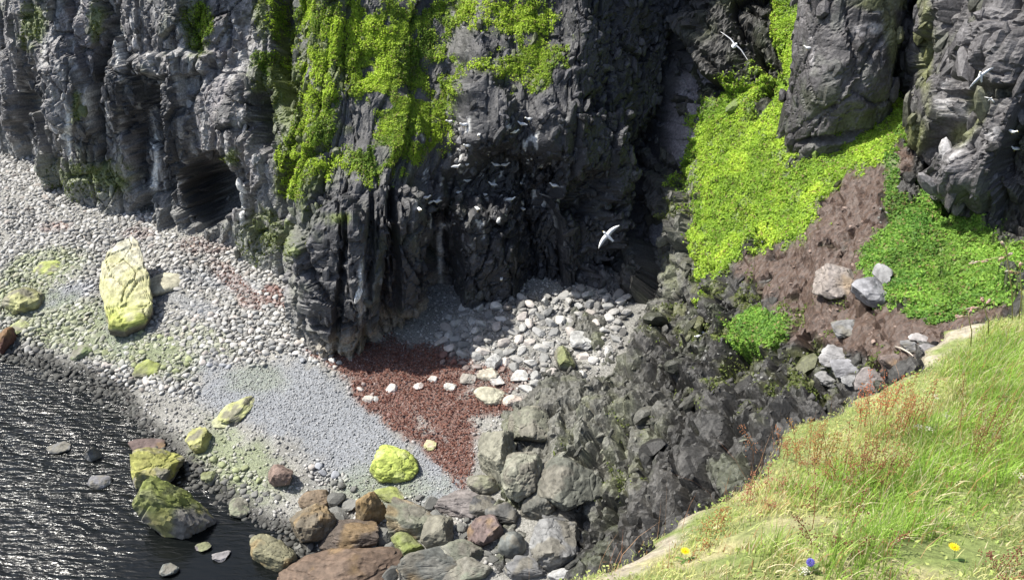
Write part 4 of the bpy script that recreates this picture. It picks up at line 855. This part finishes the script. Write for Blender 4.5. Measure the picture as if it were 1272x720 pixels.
# ================================================================ foreground headland
EDGE = [(-1.6, .4, 25.1), (-.7, 1.35, 25.05)] + [tuple(at_t(a, b, t)) for a, b, t in [(640,745,3.65),(722,706,3.9),(818,652,4.3),(905,606,4.7),(975,555,5.1),(1060,497,5.6),(1110,468,5.9),(1190,415,6.4),(1272,372,7.0),(1400,300,8.0)]] + [(7.5, 9.0, 23.9), (10, 11, 23.6)]
ip = [(1010,700,3.0),(1150,620,3.75),(1272,500,4.9),(1272,700,3.1),(1100,760,2.7),(800,740,3.25),(900,720,3.1),(950,650,3.75),(1050,580,4.4),(1150,520,5.0),(1000,600,4.2)]
P = [np.array(e) for e in EDGE]+[at_t(a, b, t) for a, b, t in ip]+[np.array(q) for q in [(0, 0, 26.3), (0, -3, 26.6), (3, 0, 26.2), (6, 3, 25.8), (8, 6, 25.2), (12, 0, 27), (-2, -2, 26.2), (-6, -6, 26.), (12, 8, 25.2), (5, -8, 27.5)]]
led_f = rbf([p[:2] for p in P], [p[2] for p in P], .02)
eb, _ = catmull([e for e in EDGE], .03); inw = np.array([.66, -.75])
BARE = [(800,690,70,16,-35),(850,640,60,14,-38),(1140,440,60,16,-32),(1200,405,40,14,-32),(960,665,70,16,-8),(900,700,60,12),(1170,690,70,22),(1010,650,40,12),(1080,475,26,12)]
s = np.arange(len(eb))*.03; wob = .22*fbm(np.stack([s*1.2, 0*s, 0*s], 1), 4, 501)+.05*fbm(np.stack([s*5, 0*s, 0*s], 1), 3, 502)
def headland():
    ws = np.concatenate([-np.linspace(.05, 1, 60)[::-1]*.0-0, ]) if 0 else None
    inner = np.concatenate([np.arange(0, 4.5, .03), np.arange(4.5, 14, .5)])
    nu = len(eb)
    G = np.zeros((nu, len(inner), 3)); G[..., 0] = eb[:, None, 0]+inw[0]*(inner[None]+wob[:, None]*np.exp(-inner[None]/.5)); G[..., 1] = eb[:, None, 1]+inw[1]*(inner[None]+wob[:, None]*np.exp(-inner[None]/.5))
    Q = G[..., :2].reshape(-1, 2); Z = led_f(Q); Q3 = np.concatenate([Q, 0*Q[:, :1]], 1)
    Z = Z+.05*fbm(Q3*1.8, 4, 503)+.012*fbm(Q3*9, 3, 504); G[..., 2] = Z.reshape(G.shape[:2]) - .04*np.exp(-inner/.07)[None]
    # the face below the edge: rounded lip, then a rough earth and rock drop
    dz = np.concatenate([np.array([.03, .08, .15, .25, .4]), np.arange(.6, 24, .3)]); R = G[:, :1].repeat(len(dz), 1)
    out = np.array([-.66, .75]); push = .05*np.sin(np.minimum(dz, .3)/.3*math.pi/2) - .10*np.maximum(dz-.3, 0)*.6
    R[..., 2] -= dz; q = R.reshape(-1, 3); nz = (.35*fbm(q*.8, 4, 505)*1).reshape(nu, -1)*np.minimum(1, dz/1.5)[None] + .03*fbm(q*5, 3, 506).reshape(nu, -1)
    R[..., :2] += (push[None]-.05+np.minimum(nz, .02+.3*0))[..., None]*out
    A = np.concatenate([R[:, ::-1], G], 1); nu, nv = A.shape[:2]; V = A.reshape(-1, 3); px, py, _ = project(V)
    nn = fbm(V*2.5, 4, 507)
    c = mixc(np.tile(np.array([.19, .23, .075]), (len(V), 1)), (.36, .33, .17), sstep(-.2, .6, nn))
    wd = np.concatenate([-dz[::-1], inner])[None].repeat(nu, 0).ravel()
    c = mixc(c, (.42, .36, .29), .85*sstep(-.5, .3, fbm(V*7, 3, 541))*np.clip(blobs(BARE, px, py, .4, .4*nn), 0, 1)*sstep(.5, .2, wd)); c = mixc(c, (.2, .15, .12), sstep(-.2, -.6, wd))
    o = link('headland', mesh_np('headland', V, grid_faces(nu, nv), c, mat=M['soil'])); tag(o, kind='structure')
headland()
T_LED = BVHTree.FromObject(bpy.data.objects['headland'], bpy.context.evaluated_depsgraph_get())
def blades(name, n, wfn, colfn, hfn, wd=.0022, lean=.45, label='', cat='grass', segs=4):
    k = rng.uniform(0, 1, n*3)*(len(eb)-1); i = k.astype(int); wv = rng.uniform(-.4, 4.2, n*3)
    X = eb[i, :2]+inw*wv[:, None]+rng.normal(0, .02, (n*3, 2)); wv = wv-wob[i]*np.exp(-np.maximum(wv, 0)/.5); Z = led_f(X); P = np.concatenate([X, Z[:, None]], 1); px, py, dep = project(P)
    keep = (px > 620) & (px < 1360) & (py < 860) & (py > 250) & (dep > 1.) & (rng.uniform(0, 1, n*3) < wfn(P, px, py, wv)) & (wv > -.06); P, px, py, wv = P[keep][:n], px[keep][:n], py[keep][:n], wv[keep][:n]; n = len(P)
    q = np.concatenate([P[:, :2], 0*P[:, :1]], 1); P[:, 2] += .05*fbm(q*1.8, 4, 503)-.04*np.exp(-np.maximum(wv, 0)/.07)-.005-.6*np.maximum(-wv, 0)
    H = hfn(P, px, py, n, wv); c = colfn(P, px, py, n)
    a = rng.uniform(0, 2*np.pi, n); ln = np.abs(rng.normal(lean, .3, n)); dirx = np.stack([np.cos(a), np.sin(a), 0*a], 1)+np.array([-.1, .05, 0]); sidev = np.stack([-np.sin(a+.6), np.cos(a+.6), 0*a], 1)
    t = np.linspace(0, 1, segs)[None, :, None]; L = H[:, None, None]
    C = P[:, None]+dirx[:, None]*(ln[:, None, None]*L*t**1.9)+np.array([0, 0, 1.])*(L*(t-.30*np.clip(ln, 0, 1.3)[:, None, None]*t**2.4))
    wv2 = (wd*rng.uniform(.6, 1.5, n))[:, None, None]*(1-t)**.7; A = C-sidev[:, None]*wv2; B = C+sidev[:, None]*wv2
    V = np.stack([A, B], 2).reshape(-1, 3); b = np.arange(n)[:, None]*segs*2+np.arange(segs-1)[None]*2; F = np.stack([b, b+1, b+3, b+2], -1).reshape(-1, 4)
    cc = np.repeat(c, segs*2, 0)
    tag(link(name, mesh_np(name, V, F, cc, smooth=False, mat=M['grass'])), label, cat, kind='stuff')
LUSH = [(1240,520,60,80),(1160,570,60,50),(1210,470,50,30),(1070,610,70,26,10),(1140,610,80,34,-10),(1245,440,40,30),(1000,620,50,16,0,.8),(1225,600,40,40),(1110,670,60,24,0,.9),(1060,700,60,24,0,.7),(960,690,40,24,0,.6)]
def wf(P, px, py, wv): return np.clip(1-.93*blobs(BARE, px, py, .4, .4*fbm(P*3, 3, 520)), 0, 1)*np.clip(.75+.25*sstep(.0, .35, wv)+.4*blobs(LUSH, px, py, .5), 0, 1)*sstep(-.12, .02, wv+.10*fbm(P*2, 3, 521))
def gc(P, px, py, n):
    l = np.clip(.22+.3*fbm(P*3.5, 3, 551)+blobs(LUSH, px, py, .6, .5*fbm(P*2.5, 3, 522))+rng.normal(0, .25, n), 0, 1)[:, None]
    c = np.array([.68, .64, .30])*(1-l)+np.array([.31, .49, .08])*l; dk = fbm(P*4., 3, 540) > .25; c[dk] *= .72; t = rng.uniform(0, 1, n)
    c[t < .18] = np.array([.70, .62, .40]); c[(t > .14) & (t < .21)] = np.array([.45, .25, .12]); return c*rng.uniform(.75, 1.2, (n, 1))
def gh(P, px, py, n, wv): return (.02+.035*rng.uniform(0, 1, n)+.15*blobs(LUSH, px, py, .4, .8*fbm(P*3, 3, 523))*rng.uniform(.3, 1, n))*np.clip(.5+wv*1.2, .5, 1)
blades('headland_grass', 160000, wf, gc, gh, label='green and straw-coloured grass covering the foreground headland')
def gh2(P, px, py, n, wv): return .15+.18*rng.uniform(0, 1, n)
def wf2(P, px, py, wv): return .05+.5*blobs([(1000,570,110,40),(1090,540,60,40),(1230,540,60,60),(800,690,60,20),(740,700,50,14),(940,610,40,26)], px, py, .5)
blades('dry_stalks', 4200, wf2, lambda P, px, py, n: np.array([.58, .34, .20])*rng.uniform(.6, 1.2, (n, 1))*np.array([1, .8, .8])**rng.integers(0, 2, (n, 1)), gh2, wd=.0011, lean=.25, label='thin dry straw stalks rising from the headland grass', cat='dry grass')
# low broad leaves between the blades
def mat_leaves():
    n = 90000; k = rng.integers(0, len(eb), n); wv = rng.uniform(.0, 4., n)+wob[k]*.8; X = eb[k, :2]+inw*wv[:, None]; P = np.concatenate([X, led_f(X)[:, None]], 1); px, py, dep = project(P)
    m = (px > 620) & (px < 1340) & (py < 800) & (rng.uniform(0, 1, n) < .55-.45*blobs(BARE, px, py, .4)); P, px, py = P[m], px[m], py[m]; n = len(P)
    q = np.concatenate([P[:, :2], 0*P[:, :1]], 1); P[:, 2] += .05*fbm(q*1.8, 4, 503)
    l = np.clip(.5+.8*fbm(P*2.2, 3, 530), 0, 1)[:, None]; c = (np.array([.30, .42, .10])*l+np.array([.46, .50, .18])*(1-l))*rng.uniform(.7, 1.25, (n, 1))
    tag(link('headland_herbs', leaves('headland_herbs', P, np.tile([0, 0, 1.], (n, 1)), rng.uniform(.005, .013, n), c, M['leaf'], 1.)), 'tiny low leaves matted between the headland grass blades', 'ground cover', kind='stuff')
mat_leaves()

# --- single plants of the headland
class MB:
    def __init__(s): s.v = []; s.f = []; s.c = []
    def tube(s, pts, rad, col, k=6):
        pts = [Vector(p) for p in pts]; b = len(s.v)
        for i, p in enumerate(pts):
            d = (pts[min(i+1, len(pts)-1)]-pts[max(i-1, 0)]).normalized(); u = d.cross(Vector((.3, .2, .9))).normalized(); w_ = d.cross(u); r = rad[i] if hasattr(rad, '__len__') else rad
            for j in range(k):
                a = 2*math.pi*j/k; s.v.append(tuple(p+u*(r*math.cos(a))+w_*(r*math.sin(a)))); s.c.append(col)
        for i in range(len(pts)-1):
            for j in range(k): s.f.append((b+i*k+j, b+i*k+(j+1) % k, b+(i+1)*k+(j+1) % k, b+(i+1)*k+j))
        s.f.append(tuple(b+j for j in range(k))[::-1]); s.f.append(tuple(b+(len(pts)-1)*k+j for j in range(k)))
    def ell(s, c, r, col, axis=None, sub=1):
        v, f = ICO[sub]; b = len(s.v); R = Vector((0, 0, 1)).rotation_difference(Vector(axis)).to_matrix() if axis is not None else Matrix.Identity(3)
        for q in v: s.v.append(tuple(Vector(c)+R@Vector((q[0]*r[0], q[1]*r[1], q[2]*r[2])))); s.c.append(col)
        for t in f: s.f.append(tuple(int(i)+b for i in t))
    def leaf(s, p, d, ln, wd, col, bend=.3, n=4):
        p, d = Vector(p), Vector(d).normalized(); sd_ = d.cross(Vector((0, 0, 1))); sd_ = sd_.normalized() if sd_.length > .1 else Vector((1, 0, 0)); b = len(s.v)
        for i in range(n+1):
            t = i/n; q = p+d*(ln*t)+Vector((0, 0, -bend*ln*t*t)); w_ = wd*math.sin(math.pi*min(.97, t*.85+.12)); s.v += [tuple(q-sd_*w_), tuple(q+Vector((0, 0, -.25*w_))), tuple(q+sd_*w_)]; s.c += [col]*3
        for i in range(n): a = b+i*3; s.f += [(a, a+1, a+4, a+3), (a+1, a+2, a+5, a+4)]
    def build(s, name, parent, mat, smooth=True, loc=None):
        me = bpy.data.meshes.new(name); me.from_pydata(s.v, [], s.f); a = me.color_attributes.new('Col', 'FLOAT_COLOR', 'POINT')
        a.data.foreach_set('color', np.concatenate([np.array(s.c), np.ones((len(s.c), 1))], 1).astype(np.float32).ravel()); me.polygons.foreach_set('use_smooth', [smooth]*len(me.polygons)); me.materials.append(mat)
        return link(name, me, parent, loc)
def empty(name, loc, label, cat, group=None):
    o = bpy.data.objects.new(name, None); COL.objects.link(o); o.location = loc; o.empty_display_size = .1; return tag(o, label, cat, group)
def led_hit(px, py):
    h = T_LED.ray_cast(Vector(CAM), Vector(ray(px, py))); return np.array(h[0]) if h[0] is not None else None
def top_over(base, px, py):
    """how tall a stem must be for its head to show at py"""
    d = (base-CAM)[1]; r_ = ray(px, py); t = d/r_[1]; return CAM+r_*t
R_ = random.Random(5)
def flower(px, py, kind, label, stem_px):
    g = led_hit(px, py+stem_px); 
    if g is None: print('no ground', label); return
    tp = top_over(g, px, py); root = empty('wildflower', g, label, 'flower'); tp = Vector(tp-g)
    m = MB(); m.tube([(0, 0, -.01), tp*.5+Vector((.004, 0, 0)), tp], [.0012, .001, .001], (.2, .28, .08)); m.build('stem', root, M['leaf'])
    m = MB()
    for k in range(5): a = R_.uniform(0, 6.28); m.leaf((0, 0, .004), (math.cos(a), math.sin(a), .5), .05, .006, (.16, .26, .07))
    m.build('leaves', root, M['leaf'])
    if kind == 'yellow':
        m = MB(); pet = MB()
        for ring, (n, r, up) in enumerate([(16, .021, .25), (13, .016, .55), (9, .010, 1.)]):
            for k in range(n):
                a = 6.283*k/n+ring*.2; pet.leaf(tp, (math.cos(a), math.sin(a), up), r, .0032, (.85, .70, .02), .1, 2)
        pet.build('petals', root, M['leaf']); m.ell(tp+Vector((0, 0, .003)), (.006, .006, .004), (.75, .52, .02)); m.build('disc', root, M['leaf'])
    else:
        m = MB(); 
        for k in range(60):
            a = k*2.4; z = 1-2*(k+.5)/60; r = math.sqrt(1-z*z); d = Vector((r*math.cos(a), r*math.sin(a), z)); m.ell(tp+d*.011, (.0022, .0022, .0045), (.20, .18, .62), d)
        m.build('flower_head', root, M['leaf'])
flower(1010, 680-0, 'yellow', 'right yellow flower open in the grass', 14) if 0 else None
flower(1185, 679, 'yellow', 'yellow dandelion-like flower at the lower right of the headland', 16)
flower(851, 684, 'yellow', 'yellow dandelion-like flower near the cliff edge at lower left of the grass', 12)
flower(1007, 698, 'blue', 'single round blue-violet flower low in the foreground grass', 12)
def sorrel(px, py, hpx, n, label, colr=(.60, .22, .11)):
    g = led_hit(px, py)
    if g is None: print('no ground', label); return
    tp = top_over(g, px, py-hpx); H = tp[2]-g[2]; root = empty('sorrel_plant', g, label, 'wild plant', 'reddish seeding plants on the headland')
    for k in range(n+4):
        x, y = R_.gauss(0, .07), R_.gauss(0, .07); h = H*R_.uniform(.6, 1.05); lx, ly = x*1.6+R_.uniform(-.04, .02), y*1.6
        z0 = float(led_f(np.array([[g[0]+x, g[1]+y]]))[0])-g[2]-.02
        pt = [Vector((x+(lx-x)*t*t, y+(ly-y)*t*t, z0+(h-z0)*t)) for t in (0, .35, .7, 1)]
        m = MB(); m.tube(pt, [.0019, .0016, .0013, .0008], (.35, .16, .08), 4); st = m.build('stem', root, M['leaf'])
        m = MB(); 
        for j in range(60):
            t = R_.uniform(.35, 1); i = min(2, int(t*3)); q = pt[2].lerp(pt[3], (t-.7)/.3) if t > .7 else pt[1].lerp(pt[2], (t-.35)/.35)
            sp_ = .026*(1.15-t)+.004; q = q+Vector((R_.gauss(0, sp_), R_.gauss(0, sp_), R_.gauss(0, .004))); f_ = R_.uniform(.7, 1.3); m.ell(q, (.0027, .0027, .0042), tuple(c*f_ for c in colr))
        m.build('seed_head', st, M['leaf'])
for a in [(1090,530,60,7,'tall orange-red sorrel clump at the cliff edge, topmost of its kind'),(1120,545,64,6,'sorrel clump just below the topmost one',(.45,.22,.10)),(1010,580,54,7,'orange sorrel clump on the rim by the dark rocks',(.46,.28,.10)),(1060,600,60,7,'sorrel clump in the middle of the grass',(.40,.22,.10)),
          (1088,600,56,6,'brownish sorrel clump right of the middle clump',(.35,.20,.10)),(940,625,34,6,'low pinkish sorrel clump nearest the bare rim',(.50,.24,.16)),(975,570,36,4,'small sorrel clump right at the rim corner',(.45,.22,.12)),(1215,560,60,6,'brown seeding clump in the tallest grass at right',(.30,.20,.08)),
          (1040,680,40,4,'dark stalked sorrel clump above the blue flower',(.25,.12,.07)),(1240,712,26,1,'dark red sorrel clump at the bottom right',(.30,.14,.09)),(870,672,24,4,'low orange clump left on the headland',(.50,.30,.12))]: sorrel(*a)
def seed_grass(px, py, tx, ty, heads, label, colr=(.62, .50, .38)):
    g = led_hit(px, py)
    if g is None: print('no ground', label); return
    tp = Vector(top_over(g, tx, ty)-g); root = empty('seeding_grass', g, label, 'wild plant', 'seed stalks standing over the headland rim')
    m = MB(); pt = [Vector((0, 0, -.01)), tp*.4+Vector((.01, 0, .01)), tp*.8, tp]; m.tube(pt, [.0045, .004, .0035, .0025], (.45, .42, .2), 5); st = m.build('stem', root, M['leaf'])
    mp_ = -(g-CAM)@np.array([0, -CP, SP])/FOC
    for dx, dy, ln in heads:
        e = tp+Vector((dx*mp_, 0, -dy*mp_)); s0 = tp.lerp(pt[2], .6); m = MB(); m.tube([s0, s0.lerp(e, .5)+Vector((0, 0, .004)), e], [.0025, .0022, .0018], (.5, .42, .25), 4)
        for j in range(12):
            t = R_.uniform(.55, 1.08); q = s0.lerp(e, t)+Vector((R_.gauss(0, .004), R_.gauss(0, .004), R_.gauss(0, .004))); m.ell(q, (.006, .005, .014), tuple(c*R_.uniform(.8, 1.2) for c in colr), (e-s0).normalized())
        m.build('seed_head', root, M['leaf'])
seed_grass(1258, 400, 1250, 306, [(-6,-6,1),(-32,22,1),(-2,18,1),(8,10,1)], 'tall pale seed stalk against the green mat at the right edge')
seed_grass(1266, 396, 1268, 330, [(-14,8,1),(-2,-4,1)], 'shorter seed stalk right of the tall pale one')
seed_grass(1228, 418, 1222, 375, [(-4,-6,1),(-16,10,1),(6,-2,1)], 'low pinkish seed stalk on the bare rim', (.6,.42,.36))
seed_grass(1206, 430, 1203, 388, [(-12,6,1),(2,-3,1)], 'lowest pinkish seed stalk left on the rim', (.6,.42,.36))
def umbel(px, py, spx, label):
    g = led_hit(px, py+spx)
    if g is None: print('no ground', label); return
    tp = Vector(top_over(g, px, py)-g); root = empty('white_flower', g, label, 'flower', 'small white flowers in the grass'); m = MB(); m.tube([(0, 0, -.01), tp*.5, tp], .001, (.3, .34, .15), 4); m.build('stem', root, M['leaf'])
    m = MB()
    for j in range(30): m.ell(tp+Vector((R_.gauss(0, .010), R_.gauss(0, .010), R_.gauss(0, .004))), (.003, .003, .002), (.68, .66, .56))
    m.build('flower_head', root, M['leaf'])
for x, y, s_, l in [(1163,492,14,'small white flower head high by the upper rim'),(1176,516,14,'small white flower head below the upper white one'),(1142,530,12,'creamy white flower head right of the sorrel clumps'),(1154,532,14,'creamy white flower head second right of the sorrel clumps'),(1268,590,14,'white flower head at the right edge of the photo'),(1000,708,8,'small white flower head beside the blue flower'),(975,523,10,'single white flower head out at the rim corner')]: umbel(x, y, s_, l)

# ================================================================ gulls
M['feather'] = attr_mat('gull_feather', .6, .3, .06, 20., 0)
WH, GRY, BLK, YEL = (.85, .85, .83), (.66, .67, .68), (.05, .05, .05), (.65, .48, .08)
def loft(mb, rings, col, k=10, colf=None):
    """rings: centre, half width, half height, along +X"""
    b = len(mb.v)
    for c, rx, rz in rings:
        for j in range(k):
            a = 2*math.pi*j/k; p = (c[0], c[1]+rx*math.cos(a), c[2]+rz*math.sin(a)); mb.v.append(p); mb.c.append(colf(p, math.sin(a)) if colf else col)
    for i in range(len(rings)-1):
        for j in range(k): mb.f.append((b+i*k+j, b+i*k+(j+1) % k, b+(i+1)*k+(j+1) % k, b+(i+1)*k+j))
    mb.f.append(tuple(b+j for j in range(k))[::-1]); mb.f.append(tuple(b+(len(rings)-1)*k+j for j in range(k)))
def wing(mb, s, up, sweep):
    secs = [(.00, .02, .11, .00, .020), (.10, .05, .11, .02, .018), (.26, .05+.02*sweep, .095, .09*up+.02, .012), (.42, .02, .08, .10*up, .008), (.54, .0-.06*sweep, .055, .07*up-.01, .005), (.66, -.02-.14*sweep, .018, .03*up-.02, .003)]
    b = len(mb.v)
    for y, x, ch, z, th in secs:
        tip = y > .5
        for (dx, dz, cc) in ((ch, 0, 0), (0, th, 1), (-ch, 0, 1), (0, -th, 0)):
            mb.v.append((x+dx, s*y, z+dz+.03)); mb.c.append(WH if tip and 0 else (tuple(.72+0*q for q in (1, 1, 1)) if cc else WH))
    for i in range(len(secs)-1):
        for j in range(4): q = (b+i*4+j, b+i*4+(j+1) % 4, b+(i+1)*4+(j+1) % 4, b+(i+1)*4+j); mb.f.append(q if s > 0 else q[::-1])
    mb.f.append(tuple(b+(len(secs)-1)*4+j for j in range(4)))
def gull_body(flying, up=1., sweep=1.):
    m = MB(); hz = .0 if flying else .06
    loft(m, [((-.34, 0, .0), .055, .006), ((-.26, 0, .0), .045, .012), ((-.18, 0, -.005), .055, .045), ((-.08, 0, -.01), .078, .07), ((.03, 0, -.01), .085, .08), ((.12, 0, .0+hz*.4), .066, .066), ((.18, 0, .02+hz), .045, .048), ((.225, 0, .035+hz*1.3), .046, .046), ((.265, 0, .035+hz*1.3), .034, .036), ((.29, 0, .03+hz*1.3), .014, .016)],
         WH, 12, None if flying else (lambda p, s: GRY if s > .1 and p[0] < .10 else WH))
    if flying: wing(m, 1, up, sweep); wing(m, -1, up, sweep)
    return m, hz
def gull(loc, rot, flying, label, group=None, up=1., sweep=1., scale=1.):
    o = empty('gull', loc, label, 'gull', group); o.rotation_euler = rot; o.scale = (scale,)*3; m, hz = gull_body(flying, up, sweep); m.build('body', o, M['feather'])
    b = MB(); b.tube([(.28, 0, .03+hz*1.3), (.315, 0, .028+hz*1.3), (.33, 0, .018+hz*1.3)], [.010, .008, .002], YEL, 6); b.build('beak', o, M['feather'])
    if not flying:
        for s in (1, -1):
            l = MB(); l.tube([(-.01, s*.03, -.06), (-.015, s*.03, -.11), (.0, s*.03, -.15)], [.012, .006, .006], (.4, .3, .1), 5); l.tube([(-.01, s*.03, -.15), (.05, s*.035, -.152)], [.008, .012], (.4, .3, .1), 5); l.build('leg', o, M['feather'])
        for s in (1, -1):
            w_ = MB(); loft(w_, [((-.30, s*.02, .02), .006, .012), ((-.15, s*.055, .03), .018, .045), ((.0, s*.07, .02), .02, .055), ((.08, s*.055, .02), .012, .03)], GRY, 8); w_.build('folded_wing', o, M['feather'])
        e = MB(); e.ell((.245, .036, .045+hz*1.3), (.006,)*3, BLK); e.ell((.245, -.036, .045+hz*1.3), (.006,)*3, BLK); e.build('eyes', o, M['feather'])
    return o
def flyer(px, py, t, span_px, ang, roll, label, up=1., sweep=1.):
    p = at_t(px, py, t); zd = t; m = zd/FOC; sc_ = span_px*m/1.26
    # wings along the picture direction `ang`: build the frame from picture right / up / towards the camera
    rt = Vector((1, 0, 0)); upv = Vector((0, SP, CP)); tw = Vector((0, -CP, SP)); a = math.radians(ang); wy = -(rt*math.cos(a)+upv*math.sin(a)); nx = (-rt*math.sin(a)+upv*math.cos(a)); nz_ = tw
    nx, nz_ = nx*math.cos(roll)+nz_*math.sin(roll), nz_*math.cos(roll)-nx*math.sin(roll)
    R3 = Matrix((( nx.x, wy.x, nz_.x), (nx.y, wy.y, nz_.y), (nx.z, wy.z, nz_.z)))
    gull(p, R3.to_euler(), True, label, None, up, sweep, sc_)
flyer(755, 293, 33, 37, 48, .25, 'white gull gliding in front of the dark cove wall', .15, .35)
flyer(912, 57, 34, 46, -46, -1.0, 'white gull with narrow wings flying before the rust-stained rock', .1, .4)
flyer(1218, 95, 27, 38, 40, .7, 'white gull flying in front of the right bluff, upper one', .3, .5)
flyer(1230, 123, 27, 14, -30, .9, 'small gull just below the flying one at the right bluff', 1.4, .6)
PER = [(560,153,'on dark rock left below the mossy knob'),(579,157,'on the ledge under the mossy knob'),(632,166,'leftmost of three on the high cove ledge'),(639,164,'middle of three on the high cove ledge'),(647,156,'rightmost of three on the high cove ledge'),(578,179,'upper of the pair beside the black crack'),(583,183,'lower of the pair beside the black crack'),(573,190,'on a step left of the black crack'),
       (582,206,'halfway down the dark pillar'),(605,193,'alone on the rounded dark bulge'),(616,203,'just right below the rounded dark bulge'),(661,201,'right of the cove ledges on reddish rock'),(579,227,'on the lower dark pillar'),(610,229,'in the middle of the lower ledges'),(648,227,'left of the pair on the lower right ledge'),(664,231,'right of the pair on the lower right ledge'),
       (602,244,'below the middle ledges'),(530,247,'leftmost of three on the buttress corner'),(534,252,'middle of three on the buttress corner'),(542,252,'rightmost of three on the buttress corner'),(551,283,'on top of the white-streaked column'),(560,279,'right side of the white-streaked column'),(623,344,'low down near the foot of the cove wall'),(871,411,'upper of two on the dark rock apron'),(863,419,'lower of two on the dark rock apron'),
       (1253,165,'on the right bluff under its overhang'),(1256,186,'lowest on the right bluff'),(193,236,'at the foot of the left wall'),(596,170,'between the mossy knob and the three on the high ledge'),(570,213,'left side of the dark pillar top'),(592,262,'in the shade right of the white-streaked column'),(636,250,'under the lower right ledge'),(652,262,'low under the lower right ledge'),(628,205,'beside the middle cove ledge'),(690,232,'out to the right on the dark cove wall'),(566,240,'just above the white-streaked column'),(520,262,'on the left face of the buttress corner'),(676,205,'highest of those on the right of the cove'),(656,148,'highest on the cove wall'),(1006,62,'on the left corner of the big crag')]
for k, (x, y, l) in enumerate(PER):
    best = None
    for dx in (-3, -1.5, 0, 1.5, 3):
        for dy in (-4, -2, 0, 2, 4):
            h = hit(x+dx, y+dy)
            if h is None: continue
            n = h[1] if np.dot(h[1], CAM-h[0]) > 0 else -h[1]
            sc_ = n[2]-.08*(abs(dx)+abs(dy))
            if best is None or sc_ > best[0]: best = (sc_, h[0], n)
    if best is None: continue
    p, n = best[1], best[2]; big = .82 if x < 700 else .6
    o = gull(p+np.array([0, 0, .145*big])+np.array([n[0], n[1], 0])*.12, (0, 0, math.radians(R_.choice([-150, -100, -60, -30, 10, 160, 200]))), False, 'perched white gull '+l, 'gulls perched on the ledges', scale=big)
# two bleached sticks by the rim
def stick(a, b, label):
    h = hit(*a); k = hit(*b)
    if h is None or k is None: return
    p, q = h[0]+np.array([0, 0, .05]), k[0]+np.array([0, 0, .06]); m = MB(); d = q-p; m.tube([(0, 0, 0), tuple(d*.35+np.array([0, .03, .04])), tuple(d*.7+np.array([.02, 0, .03])), tuple(d)], [.035, .032, .026, .012], (.45, .40, .34), 7)
    o = m.build('stick', None, M['stone'], loc=p); tag(o, label, 'stick')
stick((1112, 432), (1134, 444), 'bleached stick lying across the brown hollow, upper one')
stick((1076, 448), (1108, 452), 'bleached stick beside the flat whitish boulder, lower one')
print('objects', len(bpy.data.objects), 'polys', sum(len(m.polygons) for m in bpy.data.meshes))
